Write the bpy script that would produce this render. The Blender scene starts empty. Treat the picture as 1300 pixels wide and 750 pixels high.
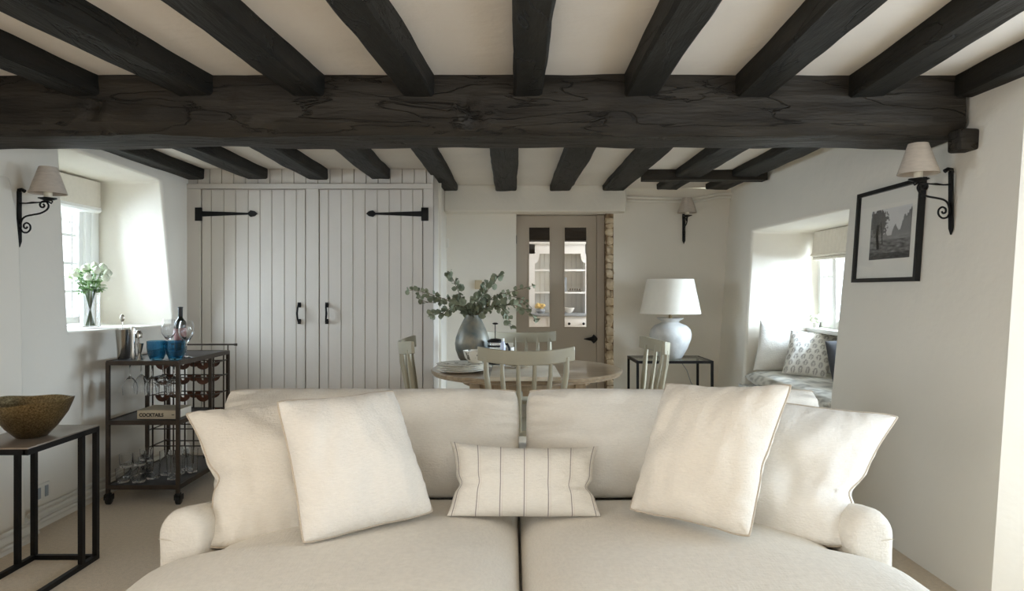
import bpy, bmesh, math, random
from mathutils import Vector, Matrix, noise
random.seed(7)
PI = math.pi
S = bpy.context.scene
C = S.collection

# ------------------------------------------------------------------ camera, world, light, exposure
F = 867.0          # focal length in pixels of the 1300 px wide frame
CH = 1.29          # eye height
HY = 368.0         # image row of the horizon
cam_d = bpy.data.cameras.new('camera'); cam = bpy.data.objects.new('camera', cam_d); C.objects.link(cam)
cam.location = (0, 0, CH); cam.rotation_euler = (PI/2, 0, 0)
cam_d.sensor_width = 36; cam_d.lens = 36*F/1300; cam_d.shift_y = (HY-375)/1300; cam_d.clip_start = 0.05
S.camera = cam
S.view_settings.view_transform = 'Standard'; S.view_settings.look = 'None'
S.view_settings.gamma = 1.0; S.view_settings.use_curve_mapping = False
S.view_settings.exposure = 0.40
cy = S.cycles
cy.max_bounces = 12; cy.diffuse_bounces = 9; cy.glossy_bounces = 4; cy.transmission_bounces = 8; cy.transparent_max_bounces = 12
cy.sample_clamp_indirect = 4.0; cy.caustics_reflective = False; cy.caustics_refractive = False
cy.use_denoising = True
W = bpy.data.worlds.new('sky'); S.world = W; W.use_nodes = True
W.node_tree.nodes['Background'].inputs[0].default_value = (0.86, 0.93, 1.0, 1)
W.node_tree.nodes['Background'].inputs[1].default_value = 1.8

def area(name, loc, rot, sx, sy, power, col=(1, 1, 1), portal=False):
    l = bpy.data.lights.new(name, 'AREA'); l.shape = 'RECTANGLE'; l.size = sx; l.size_y = sy
    l.energy = power; l.color = col
    if portal: l.cycles.is_portal = True
    o = bpy.data.objects.new(name, l); C.objects.link(o); o.location = loc; o.rotation_euler = rot
    return o
COOL = (0.68, 0.84, 1.0); WARM = (1.0, 0.90, 0.76); NEUT = (1.0, 0.975, 0.95)
# daylight just outside each window opening, shining in through the glass
area('daylight_left', (-4.3, 4.3, 1.9), (0, -PI/2+.12, 0), 1.6, 2.0, 270, COOL)
area('daylight_seat', (4.3, 4.9, 1.95), (0, PI/2-.15, 0), 1.5, 2.2, 640, COOL)
area('daylight_near_right', (2.75, 1.55, 1.15), (0, PI/2, 0), 1.9, 1.5, 33, COOL)
area('daylight_near_left', (-2.9, -0.3, 1.35), (0, -PI/2, 0), 1.3, 1.7, 42, NEUT)
area('daylight_behind', (0.0, -3.15, 1.30), (PI/2, 0, 0), 4.2, 1.7, 12, NEUT)
area('warm_fill_overhead', (-.2, .4, 2.1), (0, 0, 0), 2.2, 1.4, 13, WARM)  # added warm fill that brightens the sofa seat; no ceiling lamp hangs here
area('daylight_kitchen', (2.85, 7.9, 1.5), (0, PI/2, 0), 1.2, 1.4, 34, NEUT)
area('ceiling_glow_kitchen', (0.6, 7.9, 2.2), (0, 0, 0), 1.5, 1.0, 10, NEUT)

# ------------------------------------------------------------------ helpers
def P(px, py, Y):
    return Vector(((px-650)*Y/F, Y, CH-(py-HY)*Y/F))
def srgb(r, g, b):
    f = lambda c: (c/255/12.92) if c/255 <= 0.04045 else ((c/255+0.055)/1.055)**2.4
    return (f(r), f(g), f(b), 1)

def world_mat(o):
    m = Matrix.Identity(4)
    while o is not None:
        m = Matrix.LocRotScale(o.location, o.rotation_euler, o.scale) @ m
        o = o.parent
    return m
def props(o, label=None, cat=None, group=None, kind=None):
    if label: o['label'] = label
    if cat: o['category'] = cat
    if group: o['group'] = group
    if kind: o['kind'] = kind
    return o
def thing(name, label, cat, loc=(0, 0, 0), rz=0, group=None):
    o = bpy.data.objects.new(name, None); C.objects.link(o)
    o.location = loc; o.rotation_euler = (0, 0, rz); o.empty_display_size = 0.05
    return props(o, label, cat, group)
def obj(name, bm, mat, parent=None, smooth=True, local=False, loc=None, label=None, cat=None, group=None, kind=None, angle=40, mods=None):
    me = bpy.data.meshes.new(name)
    bmesh.ops.recalc_face_normals(bm, faces=bm.faces[:])
    if parent is not None and not local:
        bm.transform(world_mat(parent).inverted())
    if loc is not None:
        bm.transform(Matrix.Translation(-Vector(loc)))
    bm.to_mesh(me); bm.free()
    mats = mat if isinstance(mat, (list, tuple)) else [mat]
    for m in mats: me.materials.append(m)
    if smooth:
        for p in me.polygons: p.use_smooth = True
        try: me.set_sharp_from_angle(angle=math.radians(angle))
        except Exception: pass
    o = bpy.data.objects.new(name, me); C.objects.link(o)
    if loc is not None: o.location = loc
    if parent is not None: o.parent = parent
    return props(o, label, cat, group, kind)
def B(): return bmesh.new()
def bx(bm, x0, x1, y0, y1, z0, z1, M=None, bev=0.0, mi=0):
    vs = [bm.verts.new(v) for v in ((x0,y0,z0),(x1,y0,z0),(x1,y1,z0),(x0,y1,z0),(x0,y0,z1),(x1,y0,z1),(x1,y1,z1),(x0,y1,z1))]
    fs = [bm.faces.new([vs[i] for i in q]) for q in ((0,3,2,1),(4,5,6,7),(0,1,5,4),(1,2,6,5),(2,3,7,6),(3,0,4,7))]
    for f in fs: f.material_index = mi
    if bev > 0:
        es = list({e for f in fs for e in f.edges})
        r = bmesh.ops.bevel(bm, geom=es, offset=bev, segments=2, affect='EDGES', profile=0.5)
        for f in r['faces']: f.material_index = mi
        vs = list({v for f in r['faces'] for v in f.verts} | {v for v in vs if v.is_valid})
    if M is not None: bmesh.ops.transform(bm, matrix=M, verts=[v for v in vs if v.is_valid])
    return bm
def tube(bm, pts, r, seg=8, closed=False, cap=True):
    pts = [Vector(p) for p in pts]; n = len(pts)
    rs = r if isinstance(r, (list, tuple)) else [r]*n
    prev = None; rings = []
    for i, p in enumerate(pts):
        if closed: t = (pts[(i+1) % n]-pts[i-1])
        else: t = pts[min(i+1, n-1)]-pts[max(i-1, 0)]
        if t.length < 1e-9: t = Vector((0, 0, 1))
        t.normalize()
        if prev is None:
            a = Vector((0, 0, 1)) if abs(t.z) < 0.9 else Vector((1, 0, 0))
            nrm = t.cross(a).normalized()
        else:
            nrm = prev - t*prev.dot(t)
            nrm = nrm.normalized() if nrm.length > 1e-6 else t.orthogonal().normalized()
        prev = nrm; b = t.cross(nrm)
        rings.append([bm.verts.new(p + (nrm*math.cos(2*PI*k/seg) + b*math.sin(2*PI*k/seg))*rs[i]) for k in range(seg)])
    m = n if closed else n-1
    for i in range(m):
        A, D = rings[i], rings[(i+1) % n]
        for k in range(seg):
            try: bm.faces.new((A[k], A[(k+1) % seg], D[(k+1) % seg], D[k]))
            except ValueError: pass
    if cap and not closed:
        bm.faces.new(rings[0][::-1]); bm.faces.new(rings[-1])
    return bm
def smooth(pts, q=5):
    pts = [Vector(p) for p in pts]; P4 = [pts[0]]+pts+[pts[-1]]; out = []
    for k in range(1, len(P4)-2):
        a, b, c, d = P4[k-1:k+3]
        for i in range(q):
            t = i/q; out.append(.5*((2*b)+(-a+c)*t+(2*a-5*b+4*c-d)*t*t+(-a+3*b-3*c+d)*t**3))
    return out+[pts[-1]]
def bar(bm, a, b, w, h=None):      # square section bar between two points
    a, b = Vector(a), Vector(b); h = h or w
    t = (b-a); L = t.length; t.normalize()
    up = Vector((0, 0, 1)) if abs(t.z) < 0.9 else Vector((0, 1, 0))
    s = t.cross(up).normalized(); u = s.cross(t)
    M = Matrix((s.to_4d(), t.to_4d(), u.to_4d(), (0, 0, 0, 1))).transposed()
    M = Matrix(((s.x, t.x, u.x, a.x), (s.y, t.y, u.y, a.y), (s.z, t.z, u.z, a.z), (0, 0, 0, 1)))
    return bx(bm, -w/2, w/2, 0, L, -h/2, h/2, M)
def lathe(bm, prof, c, seg=32, caps=True, sx=1.0, sy=1.0, flute=None):
    c = Vector(c); rings = []
    for r, z in prof:
        ring = []
        for k in range(seg):
            a = 2*PI*k/seg; rr = r*(1+(flute(a, z) if flute else 0))
            ring.append(bm.verts.new(c+Vector((rr*math.cos(a)*sx, rr*math.sin(a)*sy, z))))
        rings.append(ring)
    for A, D in zip(rings, rings[1:]):
        for k in range(seg): bm.faces.new((A[k], A[(k+1) % seg], D[(k+1) % seg], D[k]))
    if caps:
        if prof[0][0] > 1e-5: bm.faces.new(rings[0][::-1])
        if prof[-1][0] > 1e-5: bm.faces.new(rings[-1])
    bmesh.ops.remove_doubles(bm, verts=bm.verts[:], dist=1e-6)
    return bm
def prism(bm, poly, y0, y1, axis='Y'):   # extrude polygon of (a,b) along axis
    def v(a, b, t): return {'Y': (a, t, b), 'X': (t, a, b), 'Z': (a, b, t)}[axis]
    A = [bm.verts.new(v(a, b, y0)) for a, b in poly]; D = [bm.verts.new(v(a, b, y1)) for a, b in poly]
    n = len(poly)
    for k in range(n): bm.faces.new((A[k], A[(k+1) % n], D[(k+1) % n], D[k]))
    bm.faces.new(A[::-1]); bm.faces.new(D)
    return bm
def quad(bm, a, b, c, d, nu=1, nv=1, wob=0, mi=0, scale=2.5):
    a, b, c, d = map(Vector, (a, b, c, d)); g = []
    nrm = (b-a).cross(d-a).normalized()
    for j in range(nv+1):
        row = []
        for i in range(nu+1):
            u, v = i/nu, j/nv
            p = a*(1-u)*(1-v)+b*u*(1-v)+c*u*v+d*(1-u)*v
            if wob: p = p+nrm*wob*noise.noise(p*scale)
            row.append(bm.verts.new(p))
        g.append(row)
    for j in range(nv):
        for i in range(nu):
            f = bm.faces.new((g[j][i], g[j][i+1], g[j+1][i+1], g[j+1][i])); f.material_index = mi
    return bm
def weld(bm, d=1e-4): bmesh.ops.remove_doubles(bm, verts=bm.verts[:], dist=d); return bm
def add_bevel(o, w, seg=2, ang=30):
    m = o.modifiers.new('bevel', 'BEVEL'); m.width = w; m.segments = seg; m.limit_method = 'ANGLE'; m.angle_limit = math.radians(ang)
    m.harden_normals = False
    return o
def copy_tree(o, parent=None):
    c = o.copy(); C.objects.link(c); c.parent = parent
    for ch in list(o.children): copy_tree(ch, c)
    return c

# ------------------------------------------------------------------ materials
def mat(name, col, rough=0.6, metal=0.0, var=0.0, vscale=3.0, bump=0.0, bscale=40.0, bdist=0.01, spec=0.5, stretch=None, col2=None, trans=0.0, ior=1.45, sheen=0.0, detail=6, coat=0.0, alpha=1.0, sss=0.0, bump2=None):
    m = bpy.data.materials.new(name); m.use_nodes = True; nt = m.node_tree; n = nt.nodes; l = nt.links
    bs = n['Principled BSDF']
    bs.inputs['Base Color'].default_value = col; bs.inputs['Roughness'].default_value = rough; bs.inputs['Metallic'].default_value = metal
    bs.inputs['Specular IOR Level'].default_value = spec; bs.inputs['IOR'].default_value = ior
    bs.inputs['Transmission Weight'].default_value = trans; bs.inputs['Sheen Weight'].default_value = sheen
    bs.inputs['Coat Weight'].default_value = coat; bs.inputs['Alpha'].default_value = alpha
    tc = n.new('ShaderNodeTexCoord'); mp = n.new('ShaderNodeMapping'); l.new(tc.outputs['Object'], mp.inputs[0])
    if stretch: mp.inputs['Scale'].default_value = stretch
    if var or col2:
        nz = n.new('ShaderNodeTexNoise'); nz.inputs['Scale'].default_value = vscale; nz.inputs['Detail'].default_value = detail; l.new(mp.outputs[0], nz.inputs[0])
        mx = n.new('ShaderNodeMix'); mx.data_type = 'RGBA'
        cr = n.new('ShaderNodeMapRange'); cr.inputs[1].default_value = 0.35; cr.inputs[2].default_value = 0.65
        l.new(nz.outputs[0], cr.inputs[0]); l.new(cr.outputs[0], mx.inputs[0])
        mx.inputs[6].default_value = col
        mx.inputs[7].default_value = col2 if col2 else tuple(max(0, c*(1-var)) for c in col[:3])+(1,)
        l.new(mx.outputs[2], bs.inputs['Base Color'])
    last = None
    for (b, s, d, st) in ([(bump, bscale, bdist, None)] if bump else [])+(bump2 or []):
        nz = n.new('ShaderNodeTexNoise'); nz.inputs['Scale'].default_value = s; nz.inputs['Detail'].default_value = 5
        if st:
            mp2 = n.new('ShaderNodeMapping'); mp2.inputs['Scale'].default_value = st; l.new(tc.outputs['Object'], mp2.inputs[0]); l.new(mp2.outputs[0], nz.inputs[0])
        else: l.new(mp.outputs[0], nz.inputs[0])
        bp = n.new('ShaderNodeBump'); bp.inputs['Strength'].default_value = b; bp.inputs['Distance'].default_value = d
        l.new(nz.outputs[0], bp.inputs['Height'])
        if last: l.new(last.outputs[0], bp.inputs['Normal'])
        l.new(bp.outputs[0], bs.inputs['Normal']); last = bp
    return m
def linen(name, col, var=0.07, weave=900):
    m = mat(name, col, 0.9, var=var, vscale=3.0, sheen=0.15, spec=0.2, bump=0.4, bscale=9, bdist=0.012,
            bump2=[(0.35, 22, 0.006, (1, 1, .4)), (0.9, weave/6, 0.002, (1, 0.25, 1)), (0.9, weave/6, 0.002, (0.25, 1, 1))])
    nt = m.node_tree; n = nt.nodes; l = nt.links; bs = n['Principled BSDF']
    tc = n.new('ShaderNodeTexCoord'); mp = n.new('ShaderNodeMapping'); mp.inputs['Scale'].default_value = (60, 60, 420); l.new(tc.outputs['Object'], mp.inputs[0])
    nz = n.new('ShaderNodeTexNoise'); nz.inputs['Scale'].default_value = 1.0; nz.inputs['Detail'].default_value = 2; l.new(mp.outputs[0], nz.inputs[0])
    src = bs.inputs['Base Color'].links[0].from_socket
    mx = n.new('ShaderNodeMix'); mx.data_type = 'RGBA'; mx.blend_type = 'MULTIPLY'; mx.inputs[0].default_value = 1
    mr = n.new('ShaderNodeMapRange'); mr.inputs[1].default_value = .3; mr.inputs[2].default_value = .7; mr.inputs[3].default_value = .94; mr.inputs[4].default_value = 1.02
    l.new(nz.outputs[0], mr.inputs[0]); l.new(src, mx.inputs[6]); l.new(mr.outputs[0], mx.inputs[7]); l.new(mx.outputs[2], bs.inputs['Base Color'])
    return m
M = {}
M['wall'] = mat('plaster', srgb(228, 222, 210), 0.85, var=0.03, vscale=1.5, bump=0.5, bscale=2.2, bdist=0.03, spec=0.25, bump2=[(0.25, 30, 0.003, None)])
M['ceiling'] = mat('ceiling_plaster', srgb(226, 219, 210), 0.85, var=0.05, vscale=2.0, bump=0.6, bscale=3.0, bdist=0.03, spec=0.25, bump2=[(0.4, 18, 0.006, None)])
M['carpet'] = mat('carpet', srgb(212, 194, 167), 0.97, var=0.12, vscale=60, bump=0.8, bscale=260, bdist=0.006, spec=0.1, sheen=0.3)
M['beam'] = mat('black_timber', srgb(40, 36, 31), 0.62, col2=srgb(54, 49, 42), vscale=5, stretch=(0.5, 3, 3), bump=0.8, bscale=7, bdist=0.02, spec=0.28, bump2=[(0.5, 45, 0.004, (0.3, 3, 3))])
M['joist'] = mat('black_joist_timber', srgb(26, 25, 22), 0.6, col2=srgb(36, 34, 30), vscale=5, stretch=(3, 0.5, 3), bump=0.7, bscale=7, bdist=0.015, spec=0.25, bump2=[(0.5, 45, 0.004, (3, 0.3, 3))])
def add_cracks(m, sc, amt):
    nt = m.node_tree; n = nt.nodes; l = nt.links; bs = n['Principled BSDF']
    tc = n.new('ShaderNodeTexCoord'); mp = n.new('ShaderNodeMapping'); mp.inputs['Scale'].default_value = sc; l.new(tc.outputs['Object'], mp.inputs[0])
    nz = n.new('ShaderNodeTexNoise'); nz.inputs['Scale'].default_value = 1.0; nz.inputs['Detail'].default_value = 6; nz.inputs['Distortion'].default_value = .6; l.new(mp.outputs[0], nz.inputs[0])
    a = n.new('ShaderNodeMath'); a.operation = 'SUBTRACT'; a.inputs[1].default_value = .5; l.new(nz.outputs[0], a.inputs[0])
    b = n.new('ShaderNodeMath'); b.operation = 'ABSOLUTE'; l.new(a.outputs[0], b.inputs[0])
    r_ = n.new('ShaderNodeMapRange'); r_.inputs[1].default_value = 0.0; r_.inputs[2].default_value = amt; l.new(b.outputs[0], r_.inputs[0])
    bp = n.new('ShaderNodeBump'); bp.inputs['Strength'].default_value = .9; bp.inputs['Distance'].default_value = .012; l.new(r_.outputs[0], bp.inputs['Height'])
    l.new(bs.inputs['Normal'].links[0].from_socket, bp.inputs['Normal']); l.new(bp.outputs[0], bs.inputs['Normal'])
add_cracks(M['beam'], (1.6, 7, 9), .012); add_cracks(M['joist'], (7, 1.2, 7), .010)
M['panel'] = mat('cupboard_paint', srgb(203, 195, 184), 0.5, var=0.03, vscale=2, bump=0.1, bscale=60, bdist=0.002)
M['door'] = mat('door_paint', srgb(178, 166, 150), 0.5, var=0.03, vscale=2, bump=0.1, bscale=60, bdist=0.002)
M['white'] = mat('white_paint', srgb(236, 236, 232), 0.45, var=0.02)
M['offwhite'] = mat('offwhite_gloss', srgb(226, 222, 212), 0.4, var=0.02)
M['iron'] = mat('black_iron', srgb(28, 27, 26), 0.5, metal=0.6, bump=0.5, bscale=60, bdist=0.003, var=0.3, vscale=30)
M['steel'] = mat('black_steel', srgb(34, 32, 31), 0.45, metal=0.7, var=0.2, vscale=20)
M['bronze'] = mat('bronze_steel', srgb(82, 72, 64), 0.42, metal=0.75, var=0.2, vscale=20)
M['cartshelf'] = mat('cart_shelf', srgb(80, 80, 84), 0.35, metal=0.5, var=0.15, vscale=15)
M['sofa'] = linen('sofa_linen', srgb(218, 213, 203), .03)
M['pillow'] = linen('pillow_linen', srgb(225, 219, 208), .03)
M['pillow_b'] = linen('pillow_linen_pale', srgb(226, 222, 214), .03)
M['piping'] = linen('piping_linen', srgb(192, 180, 163))  # darker than the covers: the thin shadow along the piping is in its colour
M['seam'] = mat('seam_thread', srgb(190, 180, 164), 0.9)
M['shade'] = mat('lampshade_linen', srgb(198, 186, 172), 0.9, var=0.12, vscale=25, bump=0.5, bscale=200, bdist=0.001, stretch=(1, 1, 4))
M['shade_white'] = mat('lampshade_cream', srgb(226, 219, 205), 0.9, var=0.03, vscale=25, bump=0.3, bscale=200, bdist=0.001, sheen=0.1)
M['candle'] = mat('candle_tube', srgb(228, 218, 196), 0.5)
M['ceramic'] = mat('lamp_ceramic', srgb(206, 203, 197), 0.9, col2=srgb(178, 177, 174), vscale=9, bump=0.5, bscale=25, bdist=0.006)
M['chair'] = mat('chair_paint', srgb(166, 158, 136), 0.38, var=0.05, vscale=6, bump=0.1, bscale=50, bdist=0.002)
M['tabletop'] = mat('table_oak', srgb(166, 146, 120), 0.28, col2=srgb(140, 120, 96), vscale=5, stretch=(1, 8, 1), bump=0.15, bscale=30, bdist=0.002, coat=0.3)
M['tableleg'] = mat('table_leg_oak', srgb(190, 168, 138), 0.45, col2=srgb(170, 146, 116), vscale=6, stretch=(6, 6, 1))
M['board'] = mat('pale_board_oak', srgb(222, 212, 194), 0.5, col2=srgb(208, 194, 172), vscale=6, stretch=(1, 8, 1))
M['brass'] = mat('aged_brass', srgb(150, 132, 98), 0.34, metal=0.9, col2=srgb(98, 84, 58), vscale=150, bump=0.7, bscale=90, bdist=0.003, detail=3)
M['vase'] = mat('mottled_pewter', srgb(92, 100, 98), 0.42, metal=0.15, col2=srgb(140, 132, 114), vscale=11, bump=0.3, bscale=60, bdist=0.002)
M['leaf'] = mat('eucalyptus_leaf', srgb(106, 114, 92), 0.6, col2=srgb(148, 152, 126), vscale=14)
M['leaf_green'] = mat('rose_leaf', srgb(96, 132, 72), 0.5, col2=srgb(132, 164, 104), vscale=30)
M['stem'] = mat('woody_stem', srgb(104, 92, 70), 0.7)
M['gstem'] = mat('green_stem', srgb(132, 164, 100), 0.5)
M['rose'] = mat('white_rose', srgb(236, 238, 220), 0.6, col2=srgb(222, 230, 200), vscale=40)
M['yellow'] = mat('yellow_petal', srgb(230, 200, 120), 0.6)
M['plate'] = mat('plate_glaze', srgb(232, 228, 218), 0.25)
M['stone'] = mat('rubble_stone', srgb(222, 206, 180), 0.95, col2=srgb(184, 164, 136), vscale=12, bump=1.0, bscale=20, bdist=0.02)
M['mortar'] = mat('dark_mortar', srgb(120, 98, 76), 0.95, col2=srgb(160, 138, 110), vscale=20, bump=1, bscale=30, bdist=0.02)
M['grey'] = mat('grey_paint', srgb(150, 156, 160), 0.5)
M['chrome'] = mat('polished_steel', srgb(190, 186, 178), 0.22, metal=1.0)
M['blackplastic'] = mat('black_plastic', srgb(20, 20, 20), 0.35)
M['copper'] = mat('brown_leather_cradle', srgb(104, 62, 40), 0.35, col2=srgb(70, 40, 26), vscale=20)
M['blind'] = mat('blind_fabric', srgb(216, 208, 194), 0.9, var=0.05, vscale=30, bump=0.3, bscale=180, bdist=0.001)
M['paper'] = mat('book_cover', srgb(196, 184, 160), 0.6, var=0.04)
M['pages'] = mat('book_pages', srgb(232, 226, 212), 0.8)
M['ink'] = mat('ink', srgb(40, 36, 32), 0.6)
M['wine'] = mat('dark_bottle_glass', srgb(26, 30, 24), 0.08, coat=0.5)
M['label'] = mat('bottle_label', srgb(128, 62, 66), 0.5, col2=srgb(196, 160, 150), vscale=28)
M['foil'] = mat('bottle_foil', srgb(24, 22, 24), 0.4, metal=0.4)
def glassy(name, col=(1, 1, 1, 1), rough=0.0, ior=1.45):
    m = mat(name, col, rough, trans=1.0, ior=ior); return m
M['glass'] = glassy('clear_glass', (0.98, 0.99, 1.0, 1), 0.04)
M['blueglass'] = glassy('blue_glass', (0.16, 0.46, 0.66, 1), 0.03)
M['water'] = glassy('water', (0.96, 1, 0.97, 1), 0, 1.33)
def pane_mat(name, tint=(1, 1, 1, 1), gloss=0.08):
    m = bpy.data.materials.new(name); m.use_nodes = True; nt = m.node_tree; n = nt.nodes; l = nt.links
    n.remove(n['Principled BSDF']); out = n['Material Output']
    t = n.new('ShaderNodeBsdfTransparent'); t.inputs[0].default_value = tint
    g = n.new('ShaderNodeBsdfGlossy'); g.inputs['Roughness'].default_value = 0.02
    fr = n.new('ShaderNodeFresnel'); fr.inputs[0].default_value = 1.35
    ge = n.new('ShaderNodeNewGeometry'); iv = n.new('ShaderNodeMath'); iv.operation = 'SUBTRACT'; iv.inputs[0].default_value = 1; l.new(ge.outputs['Backfacing'], iv.inputs[1])
    mu = n.new('ShaderNodeMath'); mu.operation = 'MULTIPLY'; l.new(fr.outputs[0], mu.inputs[0]); l.new(iv.outputs[0], mu.inputs[1])
    mx = n.new('ShaderNodeMixShader'); l.new(mu.outputs[0], mx.inputs[0]); l.new(t.outputs[0], mx.inputs[1]); l.new(g.outputs[0], mx.inputs[2]); l.new(mx.outputs[0], out.inputs[0])
    return m
M['pane'] = pane_mat('window_pane')
M['tabglass'] = pane_mat('table_glass', (0.86, 0.92, 0.92, 1))
def vcol_mat(name, rough=0.85, attr='paint', bump=True):
    m = mat(name, (1, 1, 1, 1), rough, bump=0.3 if bump else 0, bscale=160, bdist=0.001)
    n = m.node_tree.nodes; a = n.new('ShaderNodeAttribute'); a.attribute_name = attr
    m.node_tree.links.new(a.outputs['Color'], n['Principled BSDF'].inputs['Base Color']); return m
M['print'] = vcol_mat('photographic_print', 0.4, bump=False)
M['motif'] = vcol_mat('leaf_print_cotton')
def set_vcol(o, fn):
    me = o.data; a = me.color_attributes.new('paint', 'FLOAT_COLOR', 'POINT')
    for i, v in enumerate(me.vertices): a.data[i].color = fn(i, v)

# ------------------------------------------------------------------ the room shell
LX = -2.57                                       # left wall face
RX = lambda z: 1.91+0.07*z                       # right wall leans outwards
CZ = 2.25; BY = 6.45; FY = -3.0; CUPY = 5.4
KX0, KX1, KY = -1.6, 2.6, 9.6
bm = B(); quad(bm, (-3.6, FY-.2, 0), (3.2, FY-.2, 0), (3.2, KY+.2, 0), (-3.6, KY+.2, 0), 20, 30)
obj('floor', bm, M['carpet'], kind='structure')
bm = B(); quad(bm, (-3.6, FY-.2, CZ), (-3.6, KY+.2, CZ), (3.2, KY+.2, CZ), (3.2, FY-.2, CZ), 90, 60, wob=0.008, scale=3.0)
obj('ceiling', bm, M['ceiling'], kind='structure')

def wall_hole(bm, f, y0, y1, z0, z1, hole, inner):
    """side wall in the Y-Z plane with one quadrilateral opening. f(y,z)->x. hole/inner: corners
    near-bottom, far-bottom, far-top, near-top; hole (y,z); inner (x,y,z) at the window plane."""
    o = [(y0, z0), (y1, z0), (y1, z1), (y0, z1)]
    V = lambda q: (f(*q), q[0], q[1])
    for k in range(4):
        a, b, c, d = o[k], o[(k+1) % 4], hole[(k+1) % 4], hole[k]
        quad(bm, V(a), V(b), V(c), V(d), 12, 6)
        quad(bm, V(hole[k]), V(hole[(k+1) % 4]), inner[(k+1) % 4], inner[k], 12, 6)
    weld(bm, 1e-3)
    ring = []
    for e in bm.edges:
        pass
    return bm
# left wall: deep window recess
LH = [(3.96, 1.045), (5.20, 1.03), (5.0, 2.09), (3.875, 2.11)]
LI = [(-3.15, 4.15, 1.045), (-3.15, 5.13, 1.03), (-3.15, 5.13, 2.1), (-3.15, 4.15, 2.1)]
bm = B(); wall_hole(bm, lambda y, z: LX, 2.6, CUPY+.4, 0, CZ, LH, LI)
# camera side of the left wall with its own window
wall_hole(bm, lambda y, z: LX, FY, 2.6, 0, CZ, [(-1.1, .75), (.5, .75), (.5, 2.0), (-1.1, 2.0)],
          [(-2.8, -1.1, .75), (-2.8, .5, .75), (-2.8, .5, 2.0), (-2.8, -1.1, 2.0)])
o = obj('wall_left', bm, M['wall'], kind='structure'); add_bevel(o, 0.025, 3, 25)
# projecting pier with a rounded shoulder at the very left
prof = [(-2.75, 0), (-2.485, 0), (-2.497, .7), (-2.505, 1.2), (-2.515, 1.5), (-2.53, 1.66), (-2.552, 1.80), (-2.58, 1.90), (-2.62, 1.97), (-2.75, 2.0)]
bm = B(); prism(bm, prof, 2.0, 3.5)
o = obj('wall_left_pier', bm, M['wall'], kind='structure'); add_bevel(o, 0.02, 3, 60)
# right wall: window seat recess, then a lighter splayed return close to the camera
bm = B()
RH = [(4.20, .50), (5.75, .50), (5.80, 1.79), (4.13, 1.78)]
RI = [(2.62, 4.35, .50), (2.62, 5.75, .50), (2.62, 5.80, 1.78), (2.62, 4.35, 1.78)]
wall_hole(bm, lambda y, z: RX(z), 2.73, BY+.02, 0, CZ, RH, RI)
o = obj('wall_right', bm, M['wall'], kind='structure'); add_bevel(o, 0.02, 3, 25)
bm = B()
quad(bm, (RX(0), 2.73, 0), (RX(CZ), 2.73, CZ), (2.65, 2.45, CZ), (2.65, 2.45, 0), 4, 10)
quad(bm, (1.95, FY, 0), (1.95, .65, 0), (1.95, .65, CZ), (1.95, FY, CZ), 10, 6)
quad(bm, (1.95, .65, 0), (2.65, .75, 0), (2.65, .75, CZ), (1.95, .65, CZ), 4, 6)
quad(bm, (2.65, .75, 0), (2.65, 2.45, 0), (2.65, 2.45, .15), (2.65, .75, .15))
quad(bm, (2.65, .75, 2.1), (2.65, 2.45, 2.1), (2.65, 2.45, CZ), (2.65, .75, CZ))
weld(bm); o = obj('wall_right_return', bm, M['wall'], kind='structure')
# back wall pieces (cupboard side, alcove, bulkhead, lamp wall)
DX0, DX1 = .04, .958
bm = B()
quad(bm, (-.623, CUPY+.05, 0), (-.623, BY, 0), (-.623, BY, CZ), (-.623, CUPY+.05, CZ), 6, 8)
quad(bm, (-.623, BY, 0), (DX0, BY, 0), (DX0, BY, CZ), (-.623, BY, CZ), 6, 8)
quad(bm, (DX0, BY, 0), (DX0, BY+.3, 0), (DX0, BY+.3, 2.02), (DX0, BY, 2.02), 2, 8)
quad(bm, (DX0, BY, 2.02), (DX0, BY+.3, 2.02), (DX1, BY+.3, 2.02), (DX1, BY, 2.02), 2, 8)
quad(bm, (DX0, BY, 2.02), (DX1, BY, 2.02), (DX1, BY, CZ), (DX0, BY, CZ), 8, 2)
quad(bm, (DX1, BY, 0), (2.2, BY, 0), (2.2, BY, CZ), (DX1, BY, CZ), 8, 8)
weld(bm); o = obj('wall_back', bm, M['wall'], kind='structure'); add_bevel(o, .01, 2, 40)
bm = B(); bx(bm, -.623, 1.05, 6.27, BY+.01, 2.01, CZ+.01)
o = obj('wall_back_bulkhead', bm, M['wall'], kind='structure'); add_bevel(o, .012, 2, 40)
bm = B(); quad(bm, (-2.8, CUPY+.4, 0), (-.6, CUPY+.4, 0), (-.6, CUPY+.4, CZ), (-2.8, CUPY+.4, CZ))
obj('wall_back_left', bm, M['wall'], kind='structure')
# wall behind the camera, with a wide window
bm = B()
quad(bm, (-2.6, FY, 0), (2.1, FY, 0), (2.1, FY, .5), (-2.6, FY, .5)); quad(bm, (-2.6, FY, 2.1), (2.1, FY, 2.1), (2.1, FY, CZ), (-2.6, FY, CZ))
quad(bm, (-2.6, FY, .5), (-2.1, FY, .5), (-2.1, FY, 2.1), (-2.6, FY, 2.1)); quad(bm, (2.0, FY, .5), (2.1, FY, .5), (2.1, FY, 2.1), (2.0, FY, 2.1))
obj('wall_front', bm, M['wall'], kind='structure')
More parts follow.
